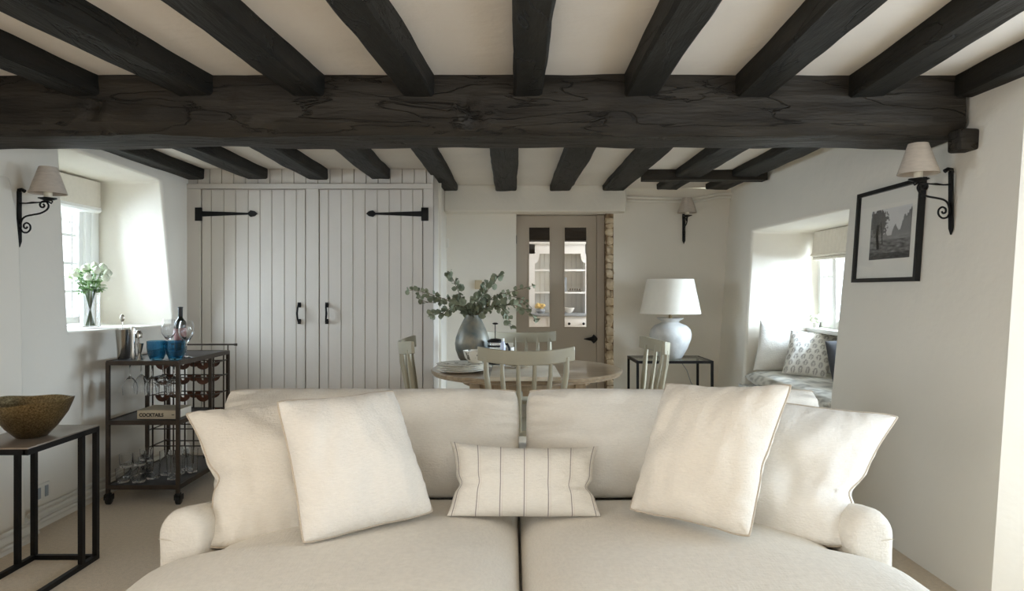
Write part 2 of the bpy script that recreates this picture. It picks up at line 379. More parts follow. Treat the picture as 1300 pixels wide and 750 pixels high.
# kitchen beyond the glazed door
bm = B()
quad(bm, (KX0, BY+.3, 0), (KX0, KY, 0), (KX0, KY, CZ), (KX0, BY+.3, CZ)); quad(bm, (KX0, KY, 0), (KX1, KY, 0), (KX1, KY, CZ), (KX0, KY, CZ))
quad(bm, (KX0, BY+.3, 0), (DX0, BY+.3, 0), (DX0, BY+.3, CZ), (KX0, BY+.3, CZ)); quad(bm, (DX1, BY+.3, 0), (KX1, BY+.3, 0), (KX1, BY+.3, CZ), (DX1, BY+.3, CZ))
quad(bm, (DX0, BY+.3, 2.02), (DX1, BY+.3, 2.02), (DX1, BY+.3, CZ), (DX0, BY+.3, CZ))
quad(bm, (KX1, BY+.3, 0), (KX1, KY, 0), (KX1, KY, .9), (KX1, BY+.3, .9)); quad(bm, (KX1, BY+.3, 2.1), (KX1, KY, 2.1), (KX1, KY, CZ), (KX1, BY+.3, CZ))
quad(bm, (KX1, BY+.3, .9), (KX1, 7.2, .9), (KX1, 7.2, 2.1), (KX1, BY+.3, 2.1)); quad(bm, (KX1, 8.6, .9), (KX1, KY, .9), (KX1, KY, 2.1), (KX1, 8.6, 2.1))
obj('wall_kitchen', bm, M['wall'], kind='structure')
# skirting and pipes on the left
def strip(name, poly, y0, y1, m, **k):
    bm = B(); prism(bm, poly, y0, y1); return obj(name, bm, m, kind='structure', **k)
strip('baseboard_left', [(LX-.01, 0), (LX+.022, 0), (LX+.022, .075), (LX+.012, .085), (LX-.01, .085)], 3.5, CUPY, M['offwhite'])
bm = B(); prism(bm, [(-2.50, 0), (-2.462, 0), (-2.462, .07), (-2.47, .085), (-2.50, .085)], 2.0, 3.53)
bx(bm, LX, -2.462, 3.50, 3.53, 0, .08, bev=.004)
obj('baseboard_pier', bm, M['offwhite'], kind='structure')
for zz, dx in ((.115, .03), (.05, .042)):
    bm = B(); tube(bm, [(LX+dx, 5.3, zz), (LX+dx, 3.62, zz), (LX+dx+.03, 3.55, zz), (-2.43, 3.5, zz), (-2.43, 2.2, zz)], .011, 10)
    obj('heating_pipe', bm, M['offwhite'], label='upper white heating pipe running along the left skirting' if zz > .1 else 'lower white heating pipe low along the left skirting', cat='pipe')
t = thing('wall_socket', 'small double socket low on the left wall behind the black side table', 'socket', (LX, 3.72, .19))
bm = B(); bx(bm, LX, LX+.012, 3.655, 3.785, .145, .235, bev=.004); obj('face_plate', bm, M['offwhite'], t)
for yy in (3.69, 3.75):
    bm = B(); bx(bm, LX+.012, LX+.018, yy-.012, yy+.012, .16, .22, bev=.002); obj('socket_outlet', bm, M['grey'], t)

# ------------------------------------------------------------------ windows
def window(name, x, y0, y1, z0, z1, side, bars_y=(), bars_z=(), arch=False, fr=.055):
    """side wall window in plane X=x; side=+1 when the room lies towards +X"""
    t = bpy.data.objects.new(name, None); C.objects.link(t); t.location = (x, (y0+y1)/2, z0); t['kind'] = 'structure'
    bm = B(); d = .03
    for a in ((y0, y0+fr, z0, z1), (y1-fr, y1, z0, z1), (y0, y1, z0, z0+fr), (y0, y1, z1-fr, z1)):
        bx(bm, x-d, x+d, a[0], a[1], a[2], a[3], bev=.004)
    obj('window_frame', bm, M['white'], t)
    bm = B()
    for yy in bars_y: bx(bm, x-.012, x+.012, yy-.009, yy+.009, z0+fr, z1-fr)
    for zz in bars_z: bx(bm, x-.0115, x+.0115, y0+fr, y1-fr, zz-.009, zz+.009)
    if arch:
        ys = [y0+fr]+list(bars_y)+[y1-fr]; top = bars_z[-1] if bars_z else z1-.25
        for a, b in zip(ys, ys[1:]):
            pts = [(x, a+(b-a)*(.5-.5*math.cos(k/12*PI)), top+.14*math.sin(k/12*PI)) for k in range(13)]
            tube(bm, pts, .007, 6)
    if bars_y or bars_z: obj('glazing_bar', bm, M['white'], t)
    bm = B(); bx(bm, x-.003, x+.003, y0+fr*.8, y1-fr*.8, z0+fr*.8, z1-fr*.8); obj('pane', bm, M['pane'], t)
    return t
w = window('window_1', -3.15, 4.15, 4.97, 1.05, 2.1, 1, (4.35, 4.55, 4.755, 4.87), (1.28, 1.48, 1.68), True, .05)
bm = B(); bx(bm, -3.17, -3.10, 4.97, 5.13, 1.05, 2.1, bev=.005); bx(bm, -3.11, -3.085, 5.02, 5.10, 1.05, 1.9, bev=.004); obj('casement_post', bm, M['white'], w)
w = window('window_2', 2.62, 4.35, 5.80, .98, 1.78, -1, (5.1, 5.52), (1.4,), False, .07)
bm = B(); bx(bm, 2.56, 2.6, 5.40, 5.46, .98, 1.6, bev=.004); obj('casement_post', bm, M['white'], w)
bm = B(); quad(bm, (2.619, 4.35, .45), (2.619, 5.8, .45), (2.619, 5.8, .98), (2.619, 4.35, .98)); obj('wall_under_window', bm, M['wall'], kind='structure')
bm = B(); bx(bm, 2.44, 2.615, 4.37, 5.785, .945, .98, bev=.006); obj('window_sill', bm, M['white'], kind='structure')
window('window_3', -2.79, -1.1, .5, .75, 2.0, 1, (-.3,), (1.4,))
window('window_4', 2.65, .75, 2.45, .15, 2.1, -1, (1.6,), (1.1,))
window('window_5', 2.6, 7.2, 8.6, .9, 2.1, -1, (7.9,), (1.5,))
t = bpy.data.objects.new('window_6', None); C.objects.link(t); t.location = (0, FY, .5); t['kind'] = 'structure'
bm = B()
for a in ((-2.1, -2.03), (-.75, -.68), (.62, .69), (1.93, 2.0)): bx(bm, a[0], a[1], FY-.03, FY+.03, .5, 2.1)
for a in ((.5, .57), (2.03, 2.1), (1.4, 1.44)): bx(bm, -2.1, 2.0, FY-.029, FY+.029, a[0], a[1])
obj('window_frame', bm, M['white'], t)
bm = B(); bx(bm, -2.05, 1.95, FY-.004, FY+.004, .55, 2.05); obj('pane', bm, M['pane'], t)
# roman blinds
t = thing('roman_blind', 'folded cream roman blind at the top of the left window', 'blind', (-3.08, 4.6, 1.87))
bm = B(); prism(bm, [(-3.12, 1.90), (-3.06, 1.885), (-3.045, 1.90), (-3.05, 2.085), (-3.12, 2.085)], 4.2, 5.06); obj('fabric', bm, M['blind'], t)
bm = B(); prism(bm, [(-3.12, 1.855), (-3.055, 1.86), (-3.04, 1.875), (-3.05, 1.9), (-3.12, 1.9)], 4.2, 5.065); obj('bottom_fold', bm, M['white'], t)
t = thing('roman_blind', 'raised pleated cream roman blind over the window seat', 'blind', (2.55, 5.2, 1.5))
bm = B()
n0 = 60; rows = []
for k in range(n0+1):
    y = 4.5+1.24*k/n0; dx = .006*math.sin(k*2.1)
    rows.append([bm.verts.new(v) for v in ((2.54+dx, y, 1.775), (2.52+dx, y, 1.60), (2.50+dx, y, 1.575), (2.56+dx, y, 1.575), (2.58, y, 1.775))])
for a, b in zip(rows, rows[1:]):
    for q in range(5): bm.faces.new((a[q], a[(q+1) % 5], b[(q+1) % 5], b[q]))
bm.faces.new(rows[0]); bm.faces.new(rows[-1][::-1]); obj('fabric', bm, M['blind'], t)
bm = B()
for zz in (1.573, 1.548): bx(bm, 2.515, 2.56, 4.5, 5.73, zz-.012, zz+.012, bev=.008)
obj('bottom_fold', bm, M['blind'], t)

# ------------------------------------------------------------------ beams
def rough(name, x0, x1, y0, y1, z0, z1, m, amp=.008, cham=0, seg=.06, top=0, freq=5.0, x0b=None, x1b=None, z0b=None, label=None, knots=0):
    """long timber; x0b/x1b/z0b give the far end when it tapers (along Y)"""
    bm = B(); alongx = (x1-x0) > (y1-y0)
    L = (x1-x0) if alongx else (y1-y0); n = max(4, int(L/seg))
    w = (y1-y0) if alongx else (x1-x0); h = z1-z0
    c0, c1 = cham if isinstance(cham, tuple) else (cham, cham)
    prof = [(0, c0)]+[(0, c0+(1-c0/h if h else 0)*0+ (h-c0)*k/6) for k in range(1, 7)]+[(w*k/5, h) for k in range(1, 6)]+[(w, h-(h-c1)*k/6) for k in range(1, 7)]
    if c1: prof += [(w-c1*.5, c1*.4)]
    prof += [(w-c1-(w-c0-c1)*k/5, 0) for k in range(0, 6)]
    if c0: prof += [(c0*.5, c0*.45)]
    pr = []
    for q in prof:
        if not pr or (abs(q[0]-pr[-1][0])+abs(q[1]-pr[-1][1])) > 1e-5: pr.append(q)
    if abs(pr[0][0]-pr[-1][0])+abs(pr[0][1]-pr[-1][1]) < 1e-5: pr.pop()
    rings = []; so = random.random()*50
    for i in range(n+1):
        f = i/n; ring = []
        for a, b in pr:
            if alongx: p = Vector((x0+L*f, y0+a, z0+b))
            else:
                X0 = x0+((x0b if x0b is not None else x0)-x0)*f; X1 = x1+((x1b if x1b is not None else x1)-x1)*f
                Z0 = z0+((z0b if z0b is not None else z0)-z0)*f
                p = Vector((X0+(X1-X0)*a/w, y0+L*f, Z0+(z1-Z0)*b/h))
            for kx, kz, kr, kd in (KNOTS if alongx and knots else ()):
                rr_ = math.hypot((p.x-kx)/kr, (p.z-kz)/(kr*.7))
                if a < w*.4 and rr_ < 2.2: p.y += kd*math.exp(-rr_*rr_*1.5)*(1+.8*noise.noise(p*30)) - kd*.5*math.exp(-(rr_-1.3)**2*5)
            q = Vector((p.x*.35, p.y, p.z)) if alongx else Vector((p.x, p.y*.35, p.z))
            d = noise.noise_vector(q*freq+Vector((so, 0, 0)))*amp + noise.noise_vector(q*freq*3.3+Vector((so, 9, 0)))*amp*.45
            if b >= h-1e-6: d.z = max(d.z, 0)
            if alongx: d.x = 0
            else: d.y = 0
            ring.append(bm.verts.new(p+d))
        rings.append(ring)
    k = len(pr)
    for A, D in zip(rings, rings[1:]):
        for j in range(k): bm.faces.new((A[j], A[(j+1) % k], D[(j+1) % k], D[j]))
    bm.faces.new(rings[0][::-1]); bm.faces.new(rings[-1])
    o = obj(name, bm, m, kind='structure', label=label, angle=35)
    return o
KNOTS = [((px-650)*3.05/F, CH-(py-HY)*3.05/F, r_, d_) for px, py, r_, d_ in ((118, 138, .05, .03), (215, 152, .09, .012), (335, 163, .06, .015), (603, 152, .055, .03), (590, 135, .03, .02), (290, 118, .05, .012), (60, 158, .05, .01), (760, 140, .05, .01), (130, 168, .03, .02))]
rough('ceiling_beam', -2.62, 2.03, 3.05, 3.36, 1.985, CZ+.02, M['beam'], amp=.014, cham=(.05, .012), seg=.018, knots=1, label='thick black main beam crossing the room')
# front joists: (x at near end, x at beam, width near, width far)
yn = -3.0; yf = 3.06
def fj(xa, xb, w=.145, zb=2.155, lab=None):   # xa: left edge where the joist leaves the picture top (Y 2.04), xb: at the beam
    s = (xb-xa)/(3.05-2.04); x_near = xa - s*(2.04-.4)
    rough('ceiling_joist', x_near, x_near+w, .4, yf, zb, CZ+.02, M['joist'], amp=.008, cham=.012, seg=.07, x0b=xb, x1b=xb+w, label=lab)
for xa, xb, w, lab in ((-2.08, -1.99, .15, 'leftmost near'), (-1.60, -1.49, .16, 'second near'), (-1.066, -.985, .15, 'third near'), (-.565, -.49, .14, 'fourth near'),
                  (.0, .007, .13, 'centre near'), (.487, .5, .15, 'sixth near'), (.97, 1.0, .165, 'seventh near'), (1.447, 1.51, .16, 'eighth near'), (1.93, 1.98, .12, 'rightmost near')):
    fj(xa, xb, w, lab=lab+' black ceiling joist')
rough('ceiling_joist', -2.52, -2.40, .4, yf, 2.155, CZ+.02, M['joist'], label='black ceiling joist against the left wall')
# rear joists
for i, x in enumerate((-2.60, -2.10, -1.62, -1.12)):
    rough('ceiling_joist', x, x+.155, 3.3, CUPY+.02, 2.165, CZ+.02, M['joist'], amp=.008, cham=.01, seg=.07, label='rear black joist ending above the cupboard')
for i, x in enumerate((-.65, -.15, .35, .83)):
    rough('ceiling_joist', x, x+(.15, .19, .19, .2)[i], 3.3, 6.3, 2.185, CZ+.02, M['joist'], amp=.008, cham=.01, seg=.07, z0b=2.20, label='rear black joist running to the back bulkhead')
for i, x in enumerate((1.31, 1.76)):
    rough('ceiling_joist', x, x+.2, 3.3, 6.2, 2.175, CZ+.02, M['joist'], amp=.008, cham=.01, seg=.07, z0b=2.2, label='rear black joist near the right wall')
rough('ceiling_joist', 1.05, 2.04, 5.45, 5.57, 2.17, CZ+.02, M['beam'], amp=.004, label='short black cross timber between the rear joists')
bm = B(); bx(bm, 1.965, 2.05, 2.99, 3.09, 1.905, 2.0, bev=.012)
for v in bm.verts: v.co += noise.noise_vector(v.co*9)*.006
obj('beam_corbel', bm, M['beam'], kind='structure', label='small black timber corbel under the right end of the main beam')

# ------------------------------------------------------------------ fitted cupboard with plank doors
cup = thing('fitted_cupboard', 'full height fitted cupboard with painted tongue and groove plank doors', 'cupboard', (-1.6, CUPY, 0))
def planks(bm, x0, x1, z0, z1, y, t=.02, xs=None, pitch=.0955, g=.0035):
    if xs is None:
        xs = []; x = x0+pitch
        while x < x1-.02: xs.append(x); x += pitch
    pts = [(x0, y+t), (x0, y)]
    for x in xs: pts += [(x-g, y), (x-g*.4, y+.008), (x+g*.4, y+.008), (x+g, y)]
    pts += [(x1, y), (x1, y+t)]
    prism(bm, pts, z0, z1, 'Z')
def PX(px, Y=CUPY): return (px-650)*Y/F
def PZ(py, Y=CUPY): return CH-(py-HY)*Y/F
bm = B()
planks(bm, LX-.02, PX(550), PZ(233), CZ, CUPY+.02, pitch=.0955)
obj('boarded_frieze', bm, M['panel'], cup, angle=20)
bm = B()
bx(bm, LX-.02, PX(550), CUPY-.004, CUPY+.03, PZ(239.5), PZ(233), bev=.003)
for a, b in ((None, 255), (388.5, 404.5), (537.5, 550)):
    bx(bm, LX-.02 if a is None else PX(a), PX(b), CUPY, CUPY+.03, 0.0, PZ(239.5), bev=.003)
bx(bm, LX-.02, PX(550), CUPY+.001, CUPY+.03, 0, .1)
bx(bm, PX(550)-.02, PX(550), CUPY+.003, CUPY+.36, 0, CZ)
bx(bm, LX-.02, PX(550), CUPY+.028, CUPY+.035, 0, CZ)
obj('frame', bm, M['panel'], cup, angle=20)
for (a, b, xs, s) in ((255.8, 387.7, (268, 284, 299, 315, 330, 345, 361, 376), 1), (405.4, 536.7, (417, 433, 448, 463.5, 479, 494, 509, 524), -1)):
    bm = B(); planks(bm, PX(a)+.004, PX(b)-.004, .105, PZ(241), CUPY+.003, xs=[PX(q) for q in xs])
    d = obj('cupboard_door', bm, M['panel'], cup, angle=20, label='plank door, %s leaf' % ('left' if s > 0 else 'right'))
    # strap hinge
    bm = B(); Y = CUPY-.012; zc = PZ(271.5)
    xh = PX(252.5 if s > 0 else 539.5)
    bx(bm, xh-.028, xh+.028, Y, Y+.013, zc-.055, zc+.05, bev=.003)
    xe = xh+s*.43
    poly = [(xh, zc-.022), (xh, zc+.022), (xe-s*.04, zc+.009), (xe-s*.02, zc+.028), (xe+s*.012, zc+.022), (xe+s*.035, zc+.002), (xe+s*.012, zc-.018), (xe-s*.02, zc-.024), (xe-s*.04, zc-.006)]
    if s < 0: poly = poly[::-1]
    prism(bm, poly, Y+.004, Y+.014)
    obj('strap_hinge', bm, M['iron'], d, angle=30)
    bm = B(); xk = PX(380 if s > 0 else 415); zt, zb = PZ(387), PZ(408)
    tube(bm, [(xk, CUPY, zt), (xk, CUPY-.02, zt), (xk-s*.002, CUPY-.036, zt-.02), (xk-s*.006, CUPY-.04, (zt+zb)/2), (xk-s*.002, CUPY-.036, zb+.02), (xk, CUPY-.02, zb), (xk, CUPY, zb)], [.016, .009, .007, .0085, .007, .009, .016], 10)
    for zz in (zt, zb): bx(bm, xk-.013, xk+.013, CUPY-.004, CUPY+.004, zz-.02, zz+.02, bev=.002)
    obj('handle', bm, M['iron'], d)

# ------------------------------------------------------------------ glazed door and exposed stone
DY = 6.62
dr = bpy.data.objects.new('door_1', None); C.objects.link(dr); dr.location = (.45, DY, 0); dr['kind'] = 'structure'
dx = lambda px: (px-650)*DY/F
dz = lambda py: CH-(py-HY)*DY/F
ppx = ((671, 698.5), (716, 745)); pt, pb = 288, 415.5
bm = B(); x0, x1, z1 = dx(655), dx(757), dz(274)
for a, b in ((x0, dx(671)), (dx(698.5), dx(716)), (dx(745), x1)): bx(bm, a, b, DY, DY+.04, dz(pb), dz(pt))
bx(bm, x0, x1, DY, DY+.04, dz(pt), z1); bx(bm, x0, x1, DY, DY+.04, .01, dz(pb))
obj('door_leaf', bm, M['door'], dr)
bm = B()
for a, b in ppx:
    A, D = dx(a), dx(b)
    for q in ((A-.006, A+.006, dz(pb), dz(pt)), (D-.006, D+.006, dz(pb), dz(pt)), (A, D, dz(pt)-.006, dz(pt)+.006), (A, D, dz(pb)-.006, dz(pb)+.006)):
        bx(bm, q[0], q[1], DY-.006, DY+.002, q[2], q[3], bev=.002)
obj('bead', bm, M['door'], dr)
for a, b in ppx:
    bm = B(); bx(bm, dx(a), dx(b), DY+.017, DY+.021, dz(pb), dz(pt)); obj('glass_pane', bm, M['pane'], dr)
bm = B(); bx(bm, x1+.003, dx(767), DY-.02, DY+.06, 0, 2.02); bx(bm, DX0-.02, dx(767), DY-.02, DY+.06, z1+.004, 2.03)
obj('door_frame', bm, M['door'], dr)
bm = B(); c = Vector((dx(755), DY-.02, dz(430)))
poly = [(c.x-.105, c.z-.004), (c.x-.06, c.z-.014), (c.x-.035, c.z-.02), (c.x-.012, c.z-.045), (c.x+.005, c.z-.03), (c.x+.025, c.z-.008), (c.x+.025, c.z+.008), (c.x+.005, c.z+.03), (c.x-.012, c.z+.045), (c.x-.03, c.z+.02), (c.x-.06, c.z+.012), (c.x-.105, c.z+.004)]
prism(bm, poly, DY-.022, DY-.008); tube(bm, [(c.x-.01, DY, c.z), (c.x-.01, DY-.05, c.z), (c.x-.09, DY-.05, c.z)], .008, 8)
obj('latch', bm, M['iron'], dr)
bm = B()
for zz in (dz(304), dz(470)): bx(bm, x0-.008, x0+.008, DY-.012, DY, zz-.04, zz+.04, bev=.003)
obj('hinge', bm, M['iron'], dr)
# rubble stone jamb
jm = thing('stone_jamb', 'column of exposed rubble stone beside the glazed door', 'stonework', (.91, BY, 0)); jm['kind'] = 'structure'
sx0, sx1 = dx(767.5), .958
bm = B(); bx(bm, sx0, sx1+.02, BY+.035, BY+.30, 0, 2.02); obj('mortar', bm, M['mortar'], jm)
random.seed(11); z = .02
bm = B()
while z < 1.98:
    h = random.uniform(.035, .115); h = min(h, 2.0-z)
    k = random.choice((1, 1, 1, 2)); xs = [sx0, sx1+.005] if k == 1 else [sx0, sx0+random.uniform(.03, .07), sx1+.005]
    for a, b in zip(xs, xs[1:]):
        t_ = B(); bmesh.ops.create_cube(t_, size=1); bmesh.ops.subdivide_edges(t_, edges=t_.edges[:], cuts=3, use_grid_fill=True)
        for v in t_.verts:
            u = v.co*2; v.co = Vector((u.x*(1-.12*abs(u.z)**3), u.y*(1-.2*abs(u.x*u.z)), u.z*(1-.08*abs(u.x)**3)))/2
            v.co = Vector((v.co.x*(b-a-.004), v.co.y*.12, v.co.z*(h-.007)))+Vector(((a+b)/2-random.uniform(0, .002), BY+.062+random.uniform(-.001, .001), z+h/2))
            v.co += noise.noise_vector(v.co*16)*.016+noise.noise_vector(v.co*50)*.005
        me_ = bpy.data.meshes.new('tmp'); t_.to_mesh(me_); t_.free(); bm.from_mesh(me_); bpy.data.meshes.remove(me_)
    z += h
obj('stone_courses', bm, M['stone'], jm, angle=80)

# ------------------------------------------------------------------ kitchen: dresser, beam
rough('ceiling_beam', KX0, KX1, 7.5, 7.72, 1.835, CZ, M['beam'], amp=.008, label='dark beam in the kitchen seen through the door glass')
ds = thing('dresser', 'white open-shelved dresser seen through the glazed door', 'dresser', (.6, 8.9, 0))
Yd = 8.8
q = lambda px: (px-650)*Yd/F
r = lambda py: CH-(py-HY)*Yd/F
L0, R0 = q(663), q(748)
bm = B(); bx(bm, L0-.03, R0+.03, Yd-.05, Yd+.35, r(310), r(303), bev=.01); bx(bm, L0, R0, Yd, Yd+.02, r(322), r(310)); obj('cornice', bm, M['white'], ds)
for a, b, sx_, s in ((L0, q(679), q(679), 1), (q(743), R0, q(743), -1)):
    bm = B(); bx(bm, a, b, Yd, Yd+.3, r(398), r(310))
    prism(bm, [(sx_, r(322)), (sx_, r(334))] + [(sx_+s*.06*math.sin(k/6*PI/2), r(322)-(r(322)-r(334))*(math.cos(k/6*PI/2))) for k in range(1, 7)], Yd, Yd+.02)
    obj('side_panel', bm, M['white'], ds)
bm = B(); planks(bm, L0, R0, r(398), r(310), Yd+.29, pitch=.06); obj('back_panel', bm, M['offwhite'], ds)
for py in (343, 371.5):
    bm = B(); bx(bm, L0, R0, Yd+.005, Yd+.29, r(py)-.012, r(py)+.012, bev=.003); obj('shelf', bm, M['white'], ds)
bm = B(); bx(bm, q(640), R0+.03, Yd-.18, Yd+.32, r(401), r(397.5), bev=.005); obj('worktop', bm, M['grey'], ds)
bm = B(); bx(bm, q(640), R0, Yd-.15, Yd+.3, 0.0, r(401)); obj('base_cabinet', bm, M['white'], ds)
dd = []
for a, b in ((q(700)-.05, q(744)),):
    bm = B(); bx(bm, a, b, Yd-.165, Yd-.15, r(417), r(404), bev=.004); dd.append(obj('drawer', bm, M['white'], ds))
for px in (721, 739):
    bm = B(); lathe(bm, [(0, 0), (.008, 0), (.008, .012), (.017, .018), (.017, .026), (0, .03)], (0, 0, 0), 12); bm.transform(Matrix.Translation((q(px), Yd-.165, r(410)))@Matrix.Rotation(PI/2, 4, 'X')); obj('knob', bm, M['iron'], dd[0])
Yc = Yd-.02
bm = B(); lathe(bm, [(0, 0), (.03, 0), (.07, .05), (.075, .07), (.07, .07), (.03, .012), (0, .01)], (q(722), Yd+.0, r(397.5)), 20); obj('bowl', bm, M['plate'], loc=(q(722), Yd, r(397.5)), label='small white bowl on the kitchen dresser worktop', cat='bowl')
bm = B(); bx(bm, q(716), q(720.5), Yd+.1, Yd+.12, r(371)+.0, r(352), bev=.003); obj('slate_plaque', bm, M['grey'], label='grey upright slate leaning on the middle dresser shelf', cat='plaque', loc=(q(718), Yd+.1, r(371)))
bm = B(); bx(bm, q(722), q(739), Yd+.08, Yd+.16, r(371), r(368.6), bev=.004)
for k in range(5): lathe(bm, [(0, 0), (.012, .008), (.012, .02), (0, .028)], (q(725+3*k), Yd+.12, r(368.6)), 10)
obj('wooden_ornament', bm, M['stem'], label='low dark ornament lying on the middle dresser shelf', cat='ornament', loc=(q(730), Yd+.12, r(371)))
# yellow flowers in a grey jug on the worktop
t = thing('flower_jug', 'yellow flowers in a low grey pot seen through the left door pane', 'flowers', (q(684), Yd-.08, r(397.5)))
bm = B(); lathe(bm, [(0, 0), (.04, 0), (.06, .03), (.05, .06), (.045, .06), (.05, .03), (0, .01)], (q(686), Yd-.08, r(397.5)), 16); obj('pot', bm, M['grey'], t)
random.seed(3)
for k in range(8):
    bm = B(); bmesh.ops.create_icosphere(bm, subdivisions=2, radius=.026)
    for v in bm.verts: v.co *= 1+.3*noise.noise(v.co*60+Vector((k, 0, 0)))
    bm.transform(Matrix.Translation((q(686)+random.uniform(-.05, .05), Yd-.08+random.uniform(-.04, .04), r(397.5)+.075+random.uniform(0, .04)))); obj('bloom', bm, M['yellow'], t)

# ------------------------------------------------------------------ cushions
def nodes(N, dense=.75):
    return [math.sin((-1+2*i/N)*PI/2)*dense+(-1+2*i/N)*(1-dense) for i in range(N+1)]
def puff(c, T, N=56, pinch=(0, 0, 0, 0), notch=(0, 0), exps=(2, .48), wr=.006, seed=0, flat=0.0, sag=0.0, vtop=1.0, rnd=0.0, notch_v=(0, 0), droop=(0, 0, 0, 0)):
    """two sided pillow over the quad c = [BL, BR, TR, TL]; the front is towards -Y"""
    BL, BR, TR, TL = map(Vector, c); bm = B()
    nrm = ((BR-BL).cross(TL-BL)).normalized()
    if nrm.y > 0: nrm = -nrm
    us = nodes(N); vs = nodes(N); e, pw = exps
    uvl = bm.loops.layers.uv.new('UVMap')
    def base(u, v):
        pl, pr_, pb_, pt_ = pinch
        side = pl+notch[0]*math.exp(-((v-notch_v[0])/.16)**2) if u < 0 else pr_+notch[1]*math.exp(-((v-notch_v[1])/.16)**2)
        uu = u*(1-side*(1-v*v)*abs(u)**1.5)
        vv = v*(1-(pb_ if v < 0 else pt_)*(1-u*u)*abs(v)**1.5)
        if rnd: uu, vv = uu*(1-rnd*abs(vv)**7), vv*(1-rnd*1.6*abs(uu)**9+.012*noise.noise(Vector((uu*3, seed, 0))))
        a, b = (uu+1)/2, (vv+1)/2
        return BL*(1-a)*(1-b)+BR*a*(1-b)+TR*a*b+TL*(1-a)*b
    def th(u, v):
        k = (max(0, 1-abs(u)**e)*max(0, 1-abs(v)**e))**pw
        k *= 1+sag*(-v)
        return T*k
    so = Vector((seed*7.3, seed*3.1, 0))
    def wrk(u, v, s):
        env = max(0, (1-u*u)*(1-v*v))**.35
        d = wr*env*(noise.noise(Vector((u*1.6, v*1.6, s*3))+so)+.45*noise.noise(Vector((u*4, v*2.5, s*5))+so))
        for sgn, nn, nv in ((-1, notch[0], notch_v[0]), (1, notch[1], notch_v[1])):
            if nn > 0:
                dx_, dy_ = (u-sgn*(1-nn))*-sgn, v-nv
                rr = math.hypot(dx_, dy_); th_ = math.atan2(dy_, max(dx_, 1e-4))
                d += -nn*.09*math.exp(-(rr/.45)**2)*math.exp(-(th_/.28)**2)*min(1, rr/.05) + nn*.05*math.sin(th_*6+seed)*math.exp(-(rr/.4))*min(1, rr/.15)*env
        # puckers along the seams
        eb = math.exp(-(1-abs(v))/.10)+math.exp(-(1-abs(u))/.10)
        d += wr*.5*eb*env*math.sin((u if abs(v) > abs(u) else v)*26+4*noise.noise(Vector((u*3, v*3, 2))+so))
        return d
    F_, K_ = {}, {}
    for j, v in enumerate(vs):
        for i, u in enumerate(us):
            p = base(u, v); edge = i in (0, N) or j in (0, N)
            t_ = th(u, v)
            F_[i, j] = bm.verts.new(p+nrm*(t_*(1-flat)+(0 if edge else wrk(u, v, 0))))
            K_[i, j] = F_[i, j] if edge else bm.verts.new(p-nrm*(t_*(1+flat)*1.0+wrk(u, v, 1)))
    for j in range(N):
        for i in range(N):
            for D, rev in ((F_, 0), (K_, 1)):
                q4 = [(i, j), (i+1, j), (i+1, j+1), (i, j+1)]
                if rev: q4 = q4[::-1]
                f = bm.faces.new([D[a] for a in q4])
                for lp, a in zip(f.loops, q4): lp[uvl].uv = ((us[a[0]]+1)/2, (vs[a[1]]+1)/2)
    loop = [F_[i, 0].co.copy() for i in range(N)]+[F_[N, j].co.copy() for j in range(N)]+[F_[i, N].co.copy() for i in range(N, 0, -1)]+[F_[0, j].co.copy() for j in range(N, 0, -1)]
    return bm, loop
def pillow(name, label, c, T, m, pipe=None, cat='cushion', group=None, **k):
    base = (Vector(c[0])+Vector(c[1]))/2
    t = thing(name, label, cat, base, group=group)
    bm, loop = puff(c, T, **k)
    o = obj('cover', bm, m, t, angle=180)
    if pipe:
        bm = B(); tube(bm, loop, pipe[1], 6, closed=True); obj('piping', bm, pipe[0], t, angle=180)
    return t, o

# ------------------------------------------------------------------ sofa
SXC = .043
sofa = thing('sofa', 'large cream linen two seater sofa in the foreground', 'sofa', (SXC, 2.3, 0))
def sgn(v): return 1 if v >= 0 else -1
def seat(side):
    xi = SXC-.018*1 + (.0 if side < 0 else .0)
    inner = SXC-.021 if side < 0 else SXC-.013
    bm = B(); N = 64; us = nodes(N, .8); vs = nodes(N, .8)
    y0, y1 = 1.60, 2.66; zc = .415; T = .088
    G, K = {}, {}
    for j, v in enumerate(vs):
        for i, u in enumerate(us):
            y = y0+(y1-y0)*(v+1)/2
            tt = 1/(1+math.exp((y-2.035)/.018))         # 1 in front of the arms
            outer = SXC+side*(.985+.145*tt)
            rad = .10                                    # round the plan corners
            dy = min(y-y0, 9)
            if dy < rad: outer -= side*(rad-math.sqrt(max(0, rad*rad-(rad-dy)**2)))*.8
            a, b = (outer, inner) if side < 0 else (inner, outer)
            x = a+(b-a)*(u+1)/2
            k = (max(0, 1-abs(u)**7)*max(0, 1-abs(v)**7))**.5
            crown = .030*(1-u*u)**.8*(1-v*v)**.8 if abs(u) < 1 and abs(v) < 1 else 0
            ww = .004*noise.noise(Vector((x*3, y*3, side*4)))*k
            edge = i in (0, N) or j in (0, N)
            G[i, j] = bm.verts.new((x, y, zc+T*k+crown+ww))
            K[i, j] = G[i, j] if edge else bm.verts.new((x, y, zc-T*k))
    for j in range(N):
        for i in range(N):
            q4 = [(i, j), (i+1, j), (i+1, j+1), (i, j+1)]
            bm.faces.new([G[a] for a in q4]); bm.faces.new([K[a] for a in q4[::-1]])
    # seam just under the top edge
    o = obj('seat_cushion', bm, M['sofa'], sofa, angle=180, label='T shaped seat cushion on the %s' % ('left' if side < 0 else 'right'))
    return o
seat(-1); seat(1)
